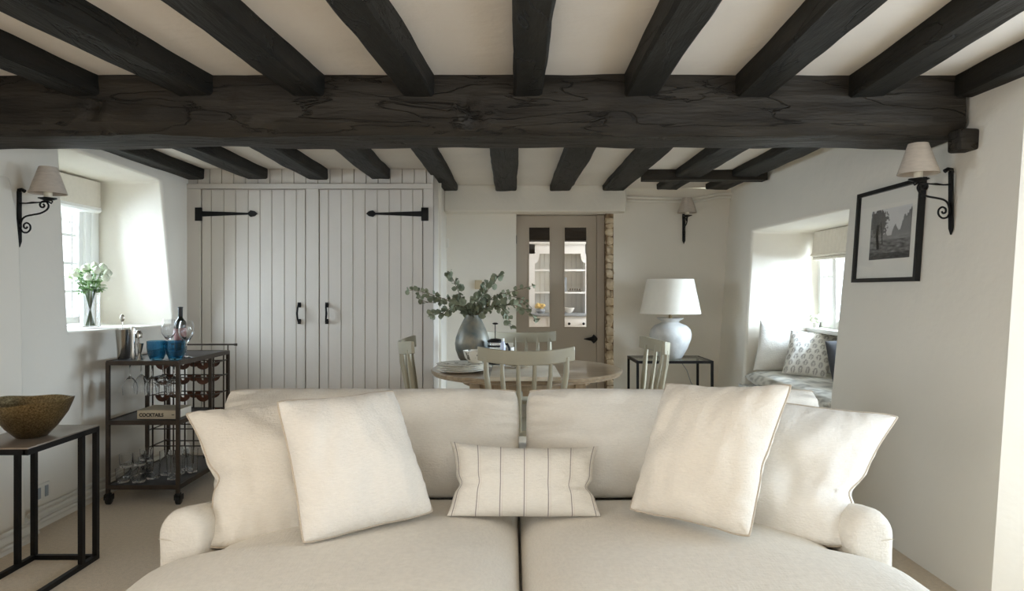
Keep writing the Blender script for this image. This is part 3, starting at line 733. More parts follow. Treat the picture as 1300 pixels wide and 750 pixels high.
# back cushions
def back_c(side, xl, xr, seed):
    yb, yt = 2.60, 2.74
    c = [(xl, yb, .50), (xr, yb, .50), (xr, yt, .893), (xl, yt, .893)]
    bm, loop = puff(c, .13, N=64, pinch=(.0, .0, 0, .015), exps=(3.4, .5), wr=.046, rnd=.03, seed=seed, sag=.12)
    o = obj('back_cushion', bm, M['sofa'], sofa, angle=180, label='plump %s back cushion' % ('left' if side < 0 else 'right'))
    off = Vector((0, -.03, .012)); 
    bm = B(); n = len(loop); q = n//4
    tube(bm, loop[2*q-2:3*q+3], .0035, 6)
    obj('piping', bm, M['piping'], o, angle=180)
back_c(-1, PX(283, 2.7), PX(659, 2.7), 2); back_c(1, PX(668, 2.7), PX(1042, 2.7), 5)
# arms
for s in (-1, 1):
    bm = B(); xo = SXC+s*1.118; xi = SXC+s*.968; w = abs(xo-xi); cx = (xo+xi)/2
    prof = []
    cr = w/2
    zt = .625
    pts = [(-.86, .10), (-.88, .30), (-.92, .50), (-1.02, .525)]
    for k in range(0, 15):
        a = PI - k/14*PI
        pts.append((math.cos(a)*1.04, zt-cr*1.0+math.sin(a)*cr*1.0))
    pts += [(1.0, .50), (.98, .30), (.98, .10)]
    Ys = [2.055, 2.06, 2.075, 2.10, 2.14]+[2.2+.75*k/12 for k in range(13)]
    ins = [.035, .016, .006, .002, 0]+[0]*13
    rings = []
    for Y, q in zip(Ys, ins):
        ring = []
        rise = -.055*min(1, max(0, (Y-2.10)/.28)); tap = .05*min(1, max(0, (Y-2.12)/.3))
        for a, z in pts:
            X = cx+s*(a*(w/2-q)-(tap if a > 0 else 0))
            zz = z - (q if z > .45 else 0) + (rise if z > .5 else 0)
            p = Vector((X, Y, zz)); p += noise.noise_vector(p*6)*.003
            ring.append(bm.verts.new(p))
        rings.append(ring)
    n = len(pts)
    for A, D in zip(rings, rings[1:]):
        for j in range(n): bm.faces.new((A[j], A[(j+1) % n], D[(j+1) % n], D[j]))
    bm.faces.new(rings[0][::-1]); bm.faces.new(rings[-1])
    ar = obj('arm', bm, M['sofa'], sofa, angle=60, label='rolled %s arm' % ('left' if s < 0 else 'right'))
    bm = B(); zs = CH-(683-HY)*2.06/F
    tube(bm, [(cx+s*w*(.42-.05*k), 2.0535, zs-.001*k) for k in range(6)], .0010, 6); obj('seam', bm, M['seam'], ar)
    # back frame
bm = B(); bx(bm, SXC-1.06, SXC+1.06, 2.76, 2.96, .1, .64, bev=.045); o = obj('back_frame', bm, M['sofa'], sofa)
bm = B(); bx(bm, SXC-1.09, SXC+1.09, 1.66, 2.9, .10, .335, bev=.02); obj('base', bm, M['sofa'], sofa)
for sx_ in (-1, 1):
    for yy in (1.76, 2.86):
        bm = B(); lathe(bm, [(.018, 0), (.022, .03), (.03, .1)], (SXC+sx_*1.0, yy, 0), 14); obj('foot', bm, M['tableleg'], sofa)

# pillows on the sofa
def PC(a, b, c, d): return [P(*a), P(*b), P(*c), P(*d)]
PP = (M['piping'], .0042)
pillow('sofa_cushion', 'plump cream cushion leaning on the left sofa arm, partly behind another', PC((262, 697, 2.10), (450, 668, 2.36), (430, 508, 2.46), (234, 523, 2.32)), .13, M['pillow'], PP,
       pinch=(.20, .04, -.04, .05), notch=(.10, 0), notch_v=(-.05, 0), seed=1, rnd=.025, wr=.026, exps=(2, .45))
pillow('sofa_cushion', 'upright pale cream square cushion at the front left of the sofa', PC((384, 692, 2.02), (551, 651, 2.26), (500, 494, 2.38), (350, 508, 2.15)), .115, M['pillow_b'], PP,
       pinch=(.06, .05, .03, .06), seed=2, rnd=.025, wr=.020, exps=(2, .45))
pillow('sofa_cushion', 'upright cream square cushion at the front right of the sofa', PC((798, 648, 2.26), (952, 684, 2.02), (1007, 486, 2.15), (846, 485, 2.38)), .12, M['pillow'], PP,
       pinch=(.06, .09, .05, .09), notch=(0, .03), notch_v=(0, -.1), seed=3, rnd=.025, wr=.026, exps=(2, .45))
pillow('sofa_cushion', 'cream cushion with a deep side fold leaning on the right sofa arm', PC((925, 668, 2.36), (1074, 695, 2.10), (1143, 527, 2.32), (930, 500, 2.46)), .13, M['pillow_b'], PP,
       pinch=(.04, .14, -.04, .05), notch=(0, .13), notch_v=(0, -.25), seed=4, rnd=.025, wr=.028, exps=(2, .45))
# striped lumbar cushion
ms = linen('striped_linen', srgb(222, 218, 209), .03)
nt = ms.node_tree; n = nt.nodes; l = nt.links; bs = n['Principled BSDF']
uv = n.new('ShaderNodeTexCoord'); sp = n.new('ShaderNodeSeparateXYZ'); l.new(uv.outputs['UV'], sp.inputs[0])
def mth(op, a, b=None):
    m_ = n.new('ShaderNodeMath'); m_.operation = op
    for i_, x_ in enumerate((a, b)):
        if x_ is None: continue
        if isinstance(x_, (int, float)): m_.inputs[i_].default_value = x_
        else: l.new(x_, m_.inputs[i_])
    return m_.outputs[0]
f_ = mth('FRACT', mth('ADD', mth('MULTIPLY', sp.outputs[0], 6.4), .30))
ln = mth('LESS_THAN', mth('ABSOLUTE', mth('SUBTRACT', f_, .5)), .022)
ln2 = mth('LESS_THAN', mth('ABSOLUTE', mth('SUBTRACT', f_, .60)), .010)
src = bs.inputs['Base Color'].links[0].from_socket
for fac, cc in ((ln2, srgb(206, 198, 188)), (ln, srgb(150, 144, 140))):
    mx = n.new('ShaderNodeMix'); mx.data_type = 'RGBA'; l.new(fac, mx.inputs[0]); l.new(src, mx.inputs[6]); mx.inputs[7].default_value = cc; src = mx.outputs[2]
l.new(src, bs.inputs['Base Color'])
pillow('lumbar_cushion', 'small oblong cushion with thin grey stripes in the middle of the sofa', PC((567, 655, 2.30), (763, 655, 2.30), (760, 566, 2.42), (571, 560, 2.42)), .08, ms, None,
       pinch=(.10, .10, .0, .16), notch=(.06, .08), notch_v=(-.2, -.25), seed=6, wr=.014, exps=(2, .45))

# ------------------------------------------------------------------ dining table and chairs
TX, TY, TR_ = .10, 4.73, .655
tb = thing('dining_table', 'round wooden pedestal dining table behind the sofa', 'table', (TX, TY, 0))
bm = B(); lathe(bm, [(0, .712), (TR_-.03, .712), (TR_-.012, .716), (TR_-.012, .726), (TR_, .73), (TR_+.002, .742), (TR_-.006, .75), (0, .75)], (TX, TY, 0), 96); obj('tabletop', bm, M['tabletop'], tb, angle=30)
bm = B(); lathe(bm, [(.44, .655), (.44, .712), (.42, .712), (.42, .655), (.44, .655)], (TX, TY, 0), 64, caps=False); obj('apron', bm, M['tableleg'], tb)
for sx_ in (-1, 1):
    for sy in (-1, 1):
        bm = B(); a = Vector((TX+sx_*.34, TY+sy*.30, .70)); b = Vector((TX+sx_*.37, TY+sy*.33, .0))
        bar(bm, b, a, .065); obj('leg', bm, M['tableleg'], tb)
bm = B(); bx(bm, TX-.34, TX+.34, TY-.03, TY+.03, .60, .66); bx(bm, TX-.03, TX+.03, TY-.30, TY+.30, .60, .659); obj('cross_rail', bm, M['tableleg'], tb)

def chair(label, loc, rz):
    t = thing('dining_chair', label, 'chair', (0, 0, 0), group=None)
    # local: the sitter faces -Y... back rest at +Y side is the outside, curved ends point to the sitter (-Y)
    R = .43
    def arc(x, extra=0): return .24-(R-math.sqrt(R*R-x*x))*.9+extra
    bm = B(); N = 24; hw = .285; h0, h1 = .858, .940; th = .022
    rings = []
    for i in range(N+1):
        x = -hw+2*hw*i/N; y = arc(x, .03); e = abs(x)/hw
        zl = h0+.020*e*e; h1e = h1+.020*e*e
        rings.append([bm.verts.new(v) for v in ((x, y-th/2, zl), (x, y+th/2, zl), (x, y+th/2+.004, h1e), (x, y-th/2+.004, h1e))])
    for A, D in zip(rings, rings[1:]):
        for k in range(4): bm.faces.new((A[k], A[(k+1) % 4], D[(k+1) % 4], D[k]))
    bm.faces.new(rings[0][::-1]); bm.faces.new(rings[-1])
    o = obj('crest_rail', bm, M['chair'], t); add_bevel(o, .004, 2, 50)
    for i in range(6):
        x = -.235+.47*i/5; xb = x*.80
        bm = B(); r1 = .017 if i in (0, 5) else .0135
        tube(bm, [(x, arc(x, .03), .90), (x*.97+xb*.03, arc(x, .02), .80), ((x+xb)/2, (arc(x, .03)+arc(xb, -.05))/2, .66), (xb, arc(xb, -.05), .455)], [r1*.85, r1*1.0, r1*1.15, r1*.9], 10)
        obj('spindle', bm, M['chair'], t)
    bm = B()
    poly = []
    for k in range(40):
        a = 2*PI*k/40; c_, s_ = math.cos(a), math.sin(a)
        poly.append((.225*sgn(c_)*abs(c_)**.7, -.02+.215*sgn(s_)*abs(s_)**.7))
    prism(bm, poly, .435, .468, 'Z'); o = obj('seat', bm, M['chair'], t); add_bevel(o, .008, 2, 50)
    for sx_ in (-1, 1):
        for sy in (-1, 1):
            bm = B(); tube(bm, [(sx_*.15, sy*.14, .44), (sx_*.178, sy*.17, .24), (sx_*.205, sy*.20, 0)], [.014, .019, .013], 10); obj('leg', bm, M['chair'], t)
    bm = B()
    for sx_ in (-1, 1): tube(bm, [(sx_*.183, -.175, .2), (sx_*.183, .175, .2)], [.009, .009], 8)
    tube(bm, [(-.183, 0, .2), (.183, 0, .2)], .009, 8); obj('stretcher', bm, M['chair'], t)
    t.location = loc; t.rotation_euler = (0, 0, rz)
    return t
chair('taupe spindle back chair on the near side of the dining table', (.083, 4.22, 0), PI)
ch0 = [o for o in C.objects if o.name.startswith('dining_chair')][0]
ch0.rotation_euler = (0, 0, PI)
def place(label, x, y, rz):
    c = copy_tree(ch0); c.location = (x, y, 0); c.rotation_euler = (0, 0, rz); c['label'] = label; return c
# back rest centre sits .27 from the chair's centre on its local +Y
ch0.location = (.083, 4.18, 0)
place('taupe spindle back chair on the far side of the dining table', .07, 5.32, 0)
place('taupe chair seen side on at the left of the dining table', -.50, 4.72, math.radians(97))
place('taupe chair seen side on at the right, in front of the table lamp', .77, 4.62, math.radians(-86))

# things on the dining table
t = thing('serving_board', 'pale rectangular wooden board overhanging the near table edge', 'board', (.08, 4.32, .75))
bm = B(); bx(bm, -.13, .29, 4.03, 4.65, .7515, .777, bev=.003); obj('slab', bm, M['board'], t)
t.children[0].name = 'slab'
bm = B()
for k in range(3):
    t_ = B(); quad(t_, (0, 0, 0), (.16, 0, 0), (.16, .1, 0), (0, .1, 0), 10, 8)
    for v in t_.verts: v.co.z = .012*noise.noise(v.co*25+Vector((k*5, 0, 0)))+.014+.012*k
    me_ = bpy.data.meshes.new('tmp'); t_.to_mesh(me_); t_.free()
    me_.transform(Matrix.Translation((-.05+.05*k, 4.47, .778))@Matrix.Rotation(.15*k-.1, 4, 'Z')); bm.from_mesh(me_); bpy.data.meshes.remove(me_)
o = obj('crumpled_napkin', bm, M['pages'], loc=(.0, 4.5, .778), label='crumpled white napkin lying on the pale board', cat='napkin')
md = o.modifiers.new('solid', 'SOLIDIFY'); md.thickness = .003
plc = Vector((-.337, 4.50, .7505))
pl0 = None; pgroup = 'dinner plates stacked on the dining table'
plabs = ('bottom plate of the stack on the dining table', 'second plate from the bottom of the table stack', 'second plate from the top of the table stack', 'patterned top plate of the stack on the dining table')
for k in range(4):
    if pl0 is None:
        bm = B(); lathe(bm, [(0, 0), (.095, 0), (.105, .004), (.158, .015), (.162, .019), (.158, .021), (.105, .009), (0, .008)], plc, 48)
        pl0 = obj('dinner_plate', bm, M['plate'], loc=plc, label=plabs[0], cat='plate', group=pgroup); c = pl0
    else:
        c = pl0.copy(); C.objects.link(c); c.location = plc+Vector((.002*math.sin(k*3), .002*k, .0125*k)); c['label'] = plabs[k]
mp_ = mat('floral_glaze', srgb(226, 220, 206), 0.25, col2=srgb(120, 116, 106), vscale=28, detail=2)
for nd in mp_.node_tree.nodes:
    if nd.type == 'MAP_RANGE': nd.inputs[1].default_value = .60; nd.inputs[2].default_value = .66
c.data = c.data.copy(); c.data.materials[0] = mp_
bc = Vector((-.235, 4.52, .81))
bm = B(); lathe(bm, [(0, 0), (.045, 0), (.05, .004), (.078, .035), (.09, .08), (.087, .08), (.073, .036), (.045, .008), (0, .007)], bc, 40)
obj('patterned_bowl', bm, mp_, loc=bc, label='patterned cream bowl standing on the plate stack', cat='bowl')
# vase with eucalyptus
vc = Vector((-.285, 4.93, .75))
bm = B(); lathe(bm, [(0, 0), (.055, 0), (.065, .006), (.10, .05), (.122, .11), (.127, .155), (.12, .20), (.10, .255), (.074, .31), (.055, .345), (.052, .36), (.046, .36), (.049, .345), (.067, .31), (.09, .255), (0, .2)], vc, 48)
obj('pewter_vase', bm, M['vase'], loc=vc, label='egg shaped mottled grey vase on the dining table', cat='vase')
eu = thing('eucalyptus_bunch', 'spreading bunch of grey green eucalyptus branches in the grey vase', 'branches', vc+Vector((0, 0, .36)))
random.seed(21)
def leaf(bm, p, d, up, L, Wd):
    d = d.normalized(); s = d.cross(up)
    s = s.normalized() if s.length > 1e-4 else d.orthogonal().normalized()
    n_ = s.cross(d)
    prof = [(0, 0, 0), (.2, .36, .02), (.5, .5, .05), (.8, .34, .02), (1, 0, -.06)]
    cen = [bm.verts.new(p+d*L*a+n_*L*c_) for a, _, c_ in prof]
    ls = [bm.verts.new(p+d*L*a+s*Wd*b+n_*L*(c_+.08)) for a, b, c_ in prof[1:-1]]
    rs = [bm.verts.new(p+d*L*a-s*Wd*b+n_*L*(c_+.08)) for a, b, c_ in prof[1:-1]]
    for side in (ls, rs):
        bm.faces.new((cen[0], side[0], cen[1])); bm.faces.new((cen[1], side[0], side[1], cen[2])); bm.faces.new((cen[2], side[1], side[2], cen[3])); bm.faces.new((cen[3], side[2], cen[4]))
def branch(root, pts, nleaf, L=.04, thick=.0035, sub=True, lw=.95, drop=0.0):
    pts = [Vector(p) for p in pts]
    # catmull-rom
    P4 = [pts[0]]+pts+[pts[-1]]; cur = []
    for k in range(1, len(P4)-2):
        for q in range(8):
            t_ = q/8; a, b, c_, d = P4[k-1:k+3]
            cur.append(.5*((2*b)+(-a+c_)*t_+(2*a-5*b+4*c_-d)*t_*t_+(-a+3*b-3*c_+d)*t_**3))
    cur.append(pts[-1])
    bm = B(); tube(bm, cur, [thick*(1-.6*i/len(cur)) for i in range(len(cur))], 6)
    br = obj('branch', bm, M['stem'], root)
    bm = B(); n_ = len(cur)
    for k in range(nleaf):
        f = .12+.88*(k+.5)/nleaf; i = min(n_-2, int(f*(n_-1))); p = cur[i]; t_ = (cur[i+1]-cur[i]).normalized()
        for s_ in (0, 1):
            ax = Vector((random.gauss(0, 1), random.gauss(0, 1), random.gauss(0, 1)))
            side = t_.cross(ax).normalized()
            d = (t_*.6+side*1.0+Vector((0, 0, -drop))).normalized()
            sc = random.uniform(.7, 1.15)*(1-.35*f)
            leaf(bm, p+side*.003, d, ax.normalized(), L*sc, L*lw*sc)
    lf = obj('foliage', bm, M['leaf'], br, angle=180)
m0 = vc+Vector((0, 0, .33))
def E(px, py, dy=0): return P(px, py, vc.y+dy)
for spec, nl, L in (
    ([m0, E(588, 392, -.05), E(560, 378, -.1), E(537, 371, -.12), E(518, 368, -.14)], 15, .042),
    ([m0, E(592, 394, .04), E(572, 380, .05), E(548, 384, .06), E(528, 378, .05)], 13, .045),
    ([m0, E(592, 390), E(583, 372, .02), E(574, 352, .04), E(569, 347, .05)], 18, .05),
    ([m0, E(594, 392, -.06), E(578, 388, -.12), E(560, 398, -.15), E(546, 399, -.16)], 22, .048),
    ([m0, E(606, 386), E(616, 372, .03), E(628, 358, .05), E(634, 347, .06)], 15, .045),
    ([m0, E(604, 388, .08), E(612, 372, .12), E(617, 358, .14)], 12, .042),
    ([m0, E(612, 390, .05), E(628, 376, .05), E(650, 370, .05), E(678, 362, .03)], 14, .034),
    ([m0, E(614, 394, -.04), E(634, 388, -.1), E(655, 388, -.12), E(672, 396, -.12), E(680, 408, -.12)], 16, .042),
    ([m0, E(612, 393, -.08), E(628, 388, -.12), E(643, 397, -.15), E(648, 416, -.16)], 17, .044),
    ([m0, E(614, 385, .05), E(640, 376, .1), E(662, 380, .1), E(676, 392, .1)], 13, .03),
    ([m0, E(600, 390, -.08), E(604, 382, -.12), E(610, 376, -.12)], 11, .045)):
    branch(eu, spec, int(nl*1.15), L*1.42)
# small amber block behind the leaves
bm = B(); bx(bm, P(603, 0, BY).x, P(612, 0, BY).x, BY-.03, BY, P(0, 367, BY).z, P(0, 355.5, BY).z, bev=.004)
obj('thermostat', bm, mat('tan_plastic', srgb(200, 182, 150), .4), label='small tan wall thermostat seen between eucalyptus leaves', cat='thermostat', loc=(P(607, 0, BY).x, BY, P(0, 362, BY).z))
bm = B(); bx(bm, P(563, 0, BY).x, P(570, 0, BY).x, BY-.012, BY, P(0, 314, BY).z, P(0, 303, BY).z, bev=.003)
obj('light_switch', bm, M['offwhite'], label='cream light switch on the alcove wall beside the cupboard', cat='switch', loc=(P(566, 0, BY).x, BY, P(0, 308, BY).z))
# cafetiere
cc_ = Vector((-.118, 4.80, .7505))
t = thing('cafetiere', 'glass and black cafetiere with raised plunger on the dining table', 'coffee maker', cc_)
bm = B(); lathe(bm, [(0, 0), (.048, 0), (.05, .17), (.052, .175), (.048, .175), (.046, .004), (0, .004)], cc_, 32); obj('beaker', bm, M['glass'], t)
bm = B()
for zz in (.02, .14): lathe(bm, [(.05, zz), (.053, zz), (.053, zz+.014), (.05, zz+.014), (.05, zz)], cc_, 32, caps=False)
obj('frame', bm, M['blackplastic'], t)
bm = B(); lathe(bm, [(0, .175), (.055, .175), (.055, .185), (.03, .197), (0, .2)], cc_, 32); obj('lid', bm, M['steel'], t)
bm = B(); tube(bm, [cc_+Vector((0, 0, .19)), cc_+Vector((0, 0, .30))], .003, 8); lathe(bm, [(0, 0), (.014, 0), (.022, .006), (.012, .012), (0, .013)], cc_+Vector((0, 0, .298)), 16); obj('plunger', bm, M['steel'], t)
bm = B(); tube(bm, [cc_+Vector(q) for q in ((.05, 0, .155), (.085, 0, .16), (.10, 0, .13), (.10, 0, .07), (.085, 0, .035), (.05, 0, .03))], .009, 8); obj('handle', bm, M['blackplastic'], t)
b_ = P(638.5, 0, 4.72); b_.z = .7505
t = thing('small_bottle', 'small pale blue white bottle beside the cafetiere', 'bottle', b_)
bm = B(); lathe(bm, [(0, 0), (.017, 0), (.018, .01), (.018, .16), (.008, .185), (.008, .19), (0, .19)], b_, 20); obj('body', bm, mat('pale_blue_plastic', srgb(196, 202, 220), .4), t)
bm = B(); lathe(bm, [(.01, .185), (.01, .205), (0, .206)], b_, 16); obj('cap', bm, M['white'], t)
b_ = P(646, 0, 4.9); b_.z = .7505
bm = B(); lathe(bm, [(0, 0), (.028, 0), (.036, .02), (.038, .13), (.035, .13), (.033, .02), (0, .006)], b_, 24); obj('white_tumbler', bm, M['plate'], loc=b_, label='plain white tumbler behind the cafetiere handle', cat='tumbler')

# ------------------------------------------------------------------ lamp table and lamp
z_t = .693; xA, xB, yA, yB = 1.058, 1.685, 5.75, 6.2
t = thing('lamp_table', 'black metal framed glass topped table carrying the white lamp', 'table', ((xA+xB)/2, (yA+yB)/2, 0))
s_ = .02
for x_ in (xA, xB):
    for y_ in (yA, yB):
        bm = B(); bx(bm, x_-s_/2, x_+s_/2, y_-s_/2, y_+s_/2, 0, z_t-.02); obj('leg', bm, M['steel'], t)
bm = B()
for y_ in (yA, yB): bx(bm, xA-s_/2, xB+s_/2, y_-s_/2, y_+s_/2, z_t-.022, z_t)
for x_ in (xA, xB): bx(bm, x_-s_/2, x_+s_/2, yA, yB, z_t-.022, z_t)
obj('frame', bm, M['steel'], t)
bm = B(); bx(bm, xA+.011, xB-.011, yA+.011, yB-.011, z_t-.008, z_t-.001); obj('glass_top', bm, M['tabglass'], t)
lc = Vector((1.39, 6.0, z_t+.0005))
t = thing('table_lamp', 'large white stoneware lamp with a cream tapered shade', 'lamp', lc)
bm = B(); lathe(bm, [(0, 0), (.095, 0), (.105, .01), (.145, .08), (.175, .16), (.182, .205), (.172, .25), (.14, .285), (.09, .305), (.072, .315), (.078, .325), (.112, .345), (.116, .352), (.105, .352), (.07, .335), (0, .33)], lc, 56, flute=lambda a, z: .012*math.sin(3*a+z*8)); obj('base', bm, M['ceramic'], t)
bm = B(); lathe(bm, [(0, .33), (.018, .33), (.012, .38), (.012, .42), (0, .42)], lc, 16); obj('lamp_holder', bm, M['brass'], t)
bm = B(); lathe(bm, [(.264, .39), (.203, .692), (.2, .692), (.261, .39), (.264, .39)], lc, 64, caps=False)
for k in range(3):
    a = k*2*PI/3; tube(bm, [lc+Vector((0, 0, .64)), lc+Vector((.202*math.cos(a), .202*math.sin(a), .675))], .002, 6)
tube(bm, [lc+Vector((0, 0, .42)), lc+Vector((0, 0, .645))], .004, 6)
obj('lamp_shade', bm, M['shade_white'], t)
bm = B(); tube(bm, [lc+Vector((.08, .09, .01)), lc+Vector((.12, .28, .0)), P(872, 470, 6.3), P(877, 485, 6.35), P(887, 500, 6.38), (1.78, 6.4, .1)], .0035, 6); obj('cable', bm, M['grey'], t)

# ------------------------------------------------------------------ sconces
def sconce(label, loc, rz, first=[None]):
    if first[0] is None:
        t = thing('wall_sconce', label, 'wall light', (0, 0, 0))
        bm = B(); prism(bm, [(-.014, -.125), (0, -.155), (.014, -.125), (.014, .135), (-.014, .135)], .001, .009, 'X')
        tube(bm, [(.004, 0, .13), (.004, 0, .143), (.018, 0, .146), (.034, 0, .136)], [.013, .011, .009, .010], 8)
        for zz in (-.1, .1): lathe(bm, [(0, 0), (.006, 0), (.004, .004), (0, .005)], (0, 0, 0), 8) if False else None
        obj('backplate', bm, M['iron'], t)
        bm = B()
        tube(bm, [(.008, 0, .075), (.04, 0, .074), (.07, 0, .077), (.10, 0, .078), (.155, 0, .083)], [.004, .0035, .0055, .0035, .004], 8)
        pts = [(.012, -.035), (.02, -.010), (.04, .006), (.075, .014), (.115, .022), (.148, .040), (.158, .062), (.145, .082), (.125, .083), (.113, .070), (.117, .056), (.130, .053), (.136, .062), (.130, .070)]
        tube(bm, smooth([(x, 0, z) for x, z in pts]), .0048, 8)
        pts = [(.010, -.052), (.022, -.074), (.045, -.078), (.062, -.062), (.061, -.04), (.045, -.028), (.030, -.036), (.030, -.052), (.042, -.056), (.047, -.047)]
        tube(bm, smooth([(x, 0, z) for x, z in pts]), .0045, 8)
        pts = [(.155, .083), (.172, .073), (.178, .083), (.170, .090)]
        tube(bm, [(x, 0, z) for x, z in pts], .004, 8)
        obj('scroll_bracket', bm, M['iron'], t)
        bm = B(); lathe(bm, [(0, .088), (.012, .086), (.03, .093), (.042, .098), (.04, .102), (.02, .098), (0, .098)], (.155, 0, 0), 24, flute=lambda a, z: .12*math.cos(5*a)); obj('drip_pan', bm, M['iron'], t)
        bm = B(); lathe(bm, [(.019, .097), (.0195, .152), (.006, .155), (0, .155)], (.155, 0, 0), 20); obj('candle_tube', bm, M['candle'], t)
        bm = B(); lathe(bm, [(.088, .123), (.042, .262), (.040, .262), (.086, .123), (.088, .123)], (.155, 0, 0), 48, caps=False)
        tube(bm, [(.155, -.041, .255), (.155, .041, .255)], .0015, 6); tube(bm, [(.155, 0, .155), (.155, 0, .255)], .0015, 6)
        obj('lamp_shade', bm, M['shade'], t)
        first[0] = t; c = t
    else:
        c = copy_tree(first[0]); c['label'] = label
    c.location = loc; c.rotation_euler = (0, 0, rz)
    return c
sconce('black iron sconce with linen shade on the left wall by the window', (LX, 3.555, CH-(276-HY)*3.555/F), 0)
yr = 3.13; zr = CH-(255-HY)*yr/F
c = sconce('black iron sconce with linen shade on the right wall beside the picture', (RX(zr)-.012, yr, zr), PI); c.rotation_euler = (0, 0, PI)
yr = BY; sconce('black iron sconce with linen shade on the back wall above the lamp', (PX(868, BY), BY, CH-(289-HY)*BY/F), -PI/2-.05)

# ------------------------------------------------------------------ framed photograph on the right wall
y0, y1 = 3.35, 3.98
def RWP(y, z, off=0): return Vector((RX(z)-off, y, z))
pf = thing('framed_photograph', 'black framed black and white tree photograph on the right wall', 'picture', RWP((y0+y1)/2, 1.33))
z0, z1 = 1.333, 1.845
bm = B(); fw = .022; dp = .028
def leanbox(bm, ya, yb, za, zb, d0, d1):
    vs = [bm.verts.new(RWP(y, z, d)) for d in (d0, d1) for (y, z) in ((ya, za), (yb, za), (yb, zb), (ya, zb))]
    for q4 in ((0, 1, 2, 3), (7, 6, 5, 4), (0, 4, 5, 1), (1, 5, 6, 2), (2, 6, 7, 3), (3, 7, 4, 0)): bm.faces.new([vs[i] for i in q4])
leanbox(bm, y0, y0+fw, z0, z1, .002, dp); leanbox(bm, y1-fw, y1, z0, z1, .002, dp); leanbox(bm, y0+fw, y1-fw, z0, z0+fw, .002, dp); leanbox(bm, y0+fw, y1-fw, z1-fw, z1, .002, dp)
obj('frame', bm, M['blackplastic'], pf, smooth=False)
bm = B(); leanbox(bm, y0+fw, y1-fw, z0+fw, z1-fw, .003, .010); obj('mount_board', bm, mat('mount_card', srgb(232, 228, 218), .9), pf, smooth=False)
# print: procedural tree landscape
ya, yb, za, zb = 3.44, 3.83, 1.456, 1.727
bm = B(); NX, NZ = 110, 86; g = []
for j in range(NZ+1):
    g.append([bm.verts.new(RWP(yb+(ya-yb)*i/NX, za+(zb-za)*j/NZ, .0115)) for i in range(NX+1)])
for j in range(NZ):
    for i in range(NX): bm.faces.new((g[j][i], g[j][i+1], g[j+1][i+1], g[j+1][i]))
cols = []
for j in range(NZ+1):
    for i in range(NX+1):
        x, y = i/NX, j/NZ; ns = lambda a, b, s=0: noise.noise(Vector((x*a, y*b, s)))
        c_ = .66+.22*y
        ridge = .55+.12*math.sin(x*7+1)+.22*max(0, 1-abs(x-.62)/.1)+.26*max(0, 1-abs(x-.98)/.22)+.12*max(0, 1-abs(x-.82)/.07)+.05*ns(40, 3)
        if y < ridge: c_ = .42+.25*max(0, .55-y)*1.2+.05*ns(60, 20, 2)
        if y < .46: c_ = .46+.06*ns(8, 30, 1)
        if y < .38: c_ = .32+.22*ns(9, 26, 3)+.12*max(0, ns(30, 60, 4))
        if y < .12: c_ *= .6
        crown = math.hypot((x-.2)/.26, (y-.76)/.3)
        if crown+.5*ns(14, 14, 5)+.3*ns(40, 40, 6) < .9: c_ = .22+.12*ns(50, 50, 7)+.05
        if abs(x-.2-.02*math.sin(y*9)) < .035 and y > .2 and y < .7: c_ = .06
        if abs(x-.3+.15*(y-.5)) < .012 and .3 < y < .75: c_ = .08
        c_ = max(.02, min(.8, c_)); cols.append(c_**1.7)
o = obj('print', bm, M['print'], pf, smooth=False)
set_vcol(o, lambda i, v: (cols[i], cols[i]*.98, cols[i]*.95, 1))
bm = B(); leanbox(bm, y0+fw, y1-fw, z0+fw, z1-fw, .014, .016); obj('glass', bm, M['pane'], pf, smooth=False)

# ------------------------------------------------------------------ conduit pipes on the back wall, top right
for k, (dz_, dx_) in enumerate(((0, 0), (-.03, .015))):
    bm = B(); Yp = BY-.035
    a = [P(796, 250, Yp), P(878, 252.5, Yp), P(895, 249.5, Yp), P(912, 246, Yp)]
    pts = [p+Vector((0, 0, dz_)) for p in a]
    e = P(936 if k == 0 else 930, 246, Yp)+Vector((-.02, 0, dz_)); pts += [e, e+Vector((.02, 0, -.03)), e+Vector((.024, -.0, -.14))]
    tube(bm, pts, .012, 8); obj('wall_pipe', bm, M['offwhite'], label=('upper' if k == 0 else 'lower')+' white pipe running along the back wall above the lamp', cat='pipe')

# ------------------------------------------------------------------ window seat
t = thing('bench', 'white built in window seat box under the right window', 'bench', (2.3, 5.0, 0))
bm = B(); quad(bm, (0, 0, 0), (1, 0, 0), (1, 1, 0), (0, 1, 0)); bm.free()
bm = B(); bx(bm, RX(.47)+.005, 2.61, 4.22, 5.74, .47, .502); obj('seat_board', bm, M['white'], t)
bm = B(); bx(bm, RX(.3)-.022, RX(.3), 4.2, 5.76, .05, .502, bev=.004); obj('front_panel', bm, M['white'], t)
bm = B(); bx(bm, RX(.3)-.034, RX(.3)-.02, 5.35, 5.72, .12, .475, bev=.004); obj('drawer_front', bm, M['offwhite'], t)
mm = mat('ticking_stripe', srgb(186, 182, 172), .9, bump=.3, bscale=150, bdist=.001)
def motif(u, v, du=7, dv=9):
    x = u*du; row = int(v*dv); y = v*dv-row; x = x+(.5 if row % 2 else 0); fx = x-math.floor(x)-.5; fy = y-.5
    w_ = .30*math.sqrt(max(0, 1-((fy)/.46)**2))*(1-.35*fy)
    return abs(fx) < w_ and not (abs(fx) < .05 and fy < .2) and abs((fx*9+fy*5) % 1-.5) > .06
bm, loop = puff([(RX(.5)+.004, 4.25, .568), (RX(.5)+.004, 5.72, .568), (2.58, 5.72, .568), (2.58, 4.24, .568)], .064, N=40, exps=(9, .5), wr=.003, seed=9)
o = obj('seat_pad', bm, M['motif'], loc=(2.2, 5, .504), label='grey and cream patterned seat pad on the window seat', cat='cushion', angle=180)
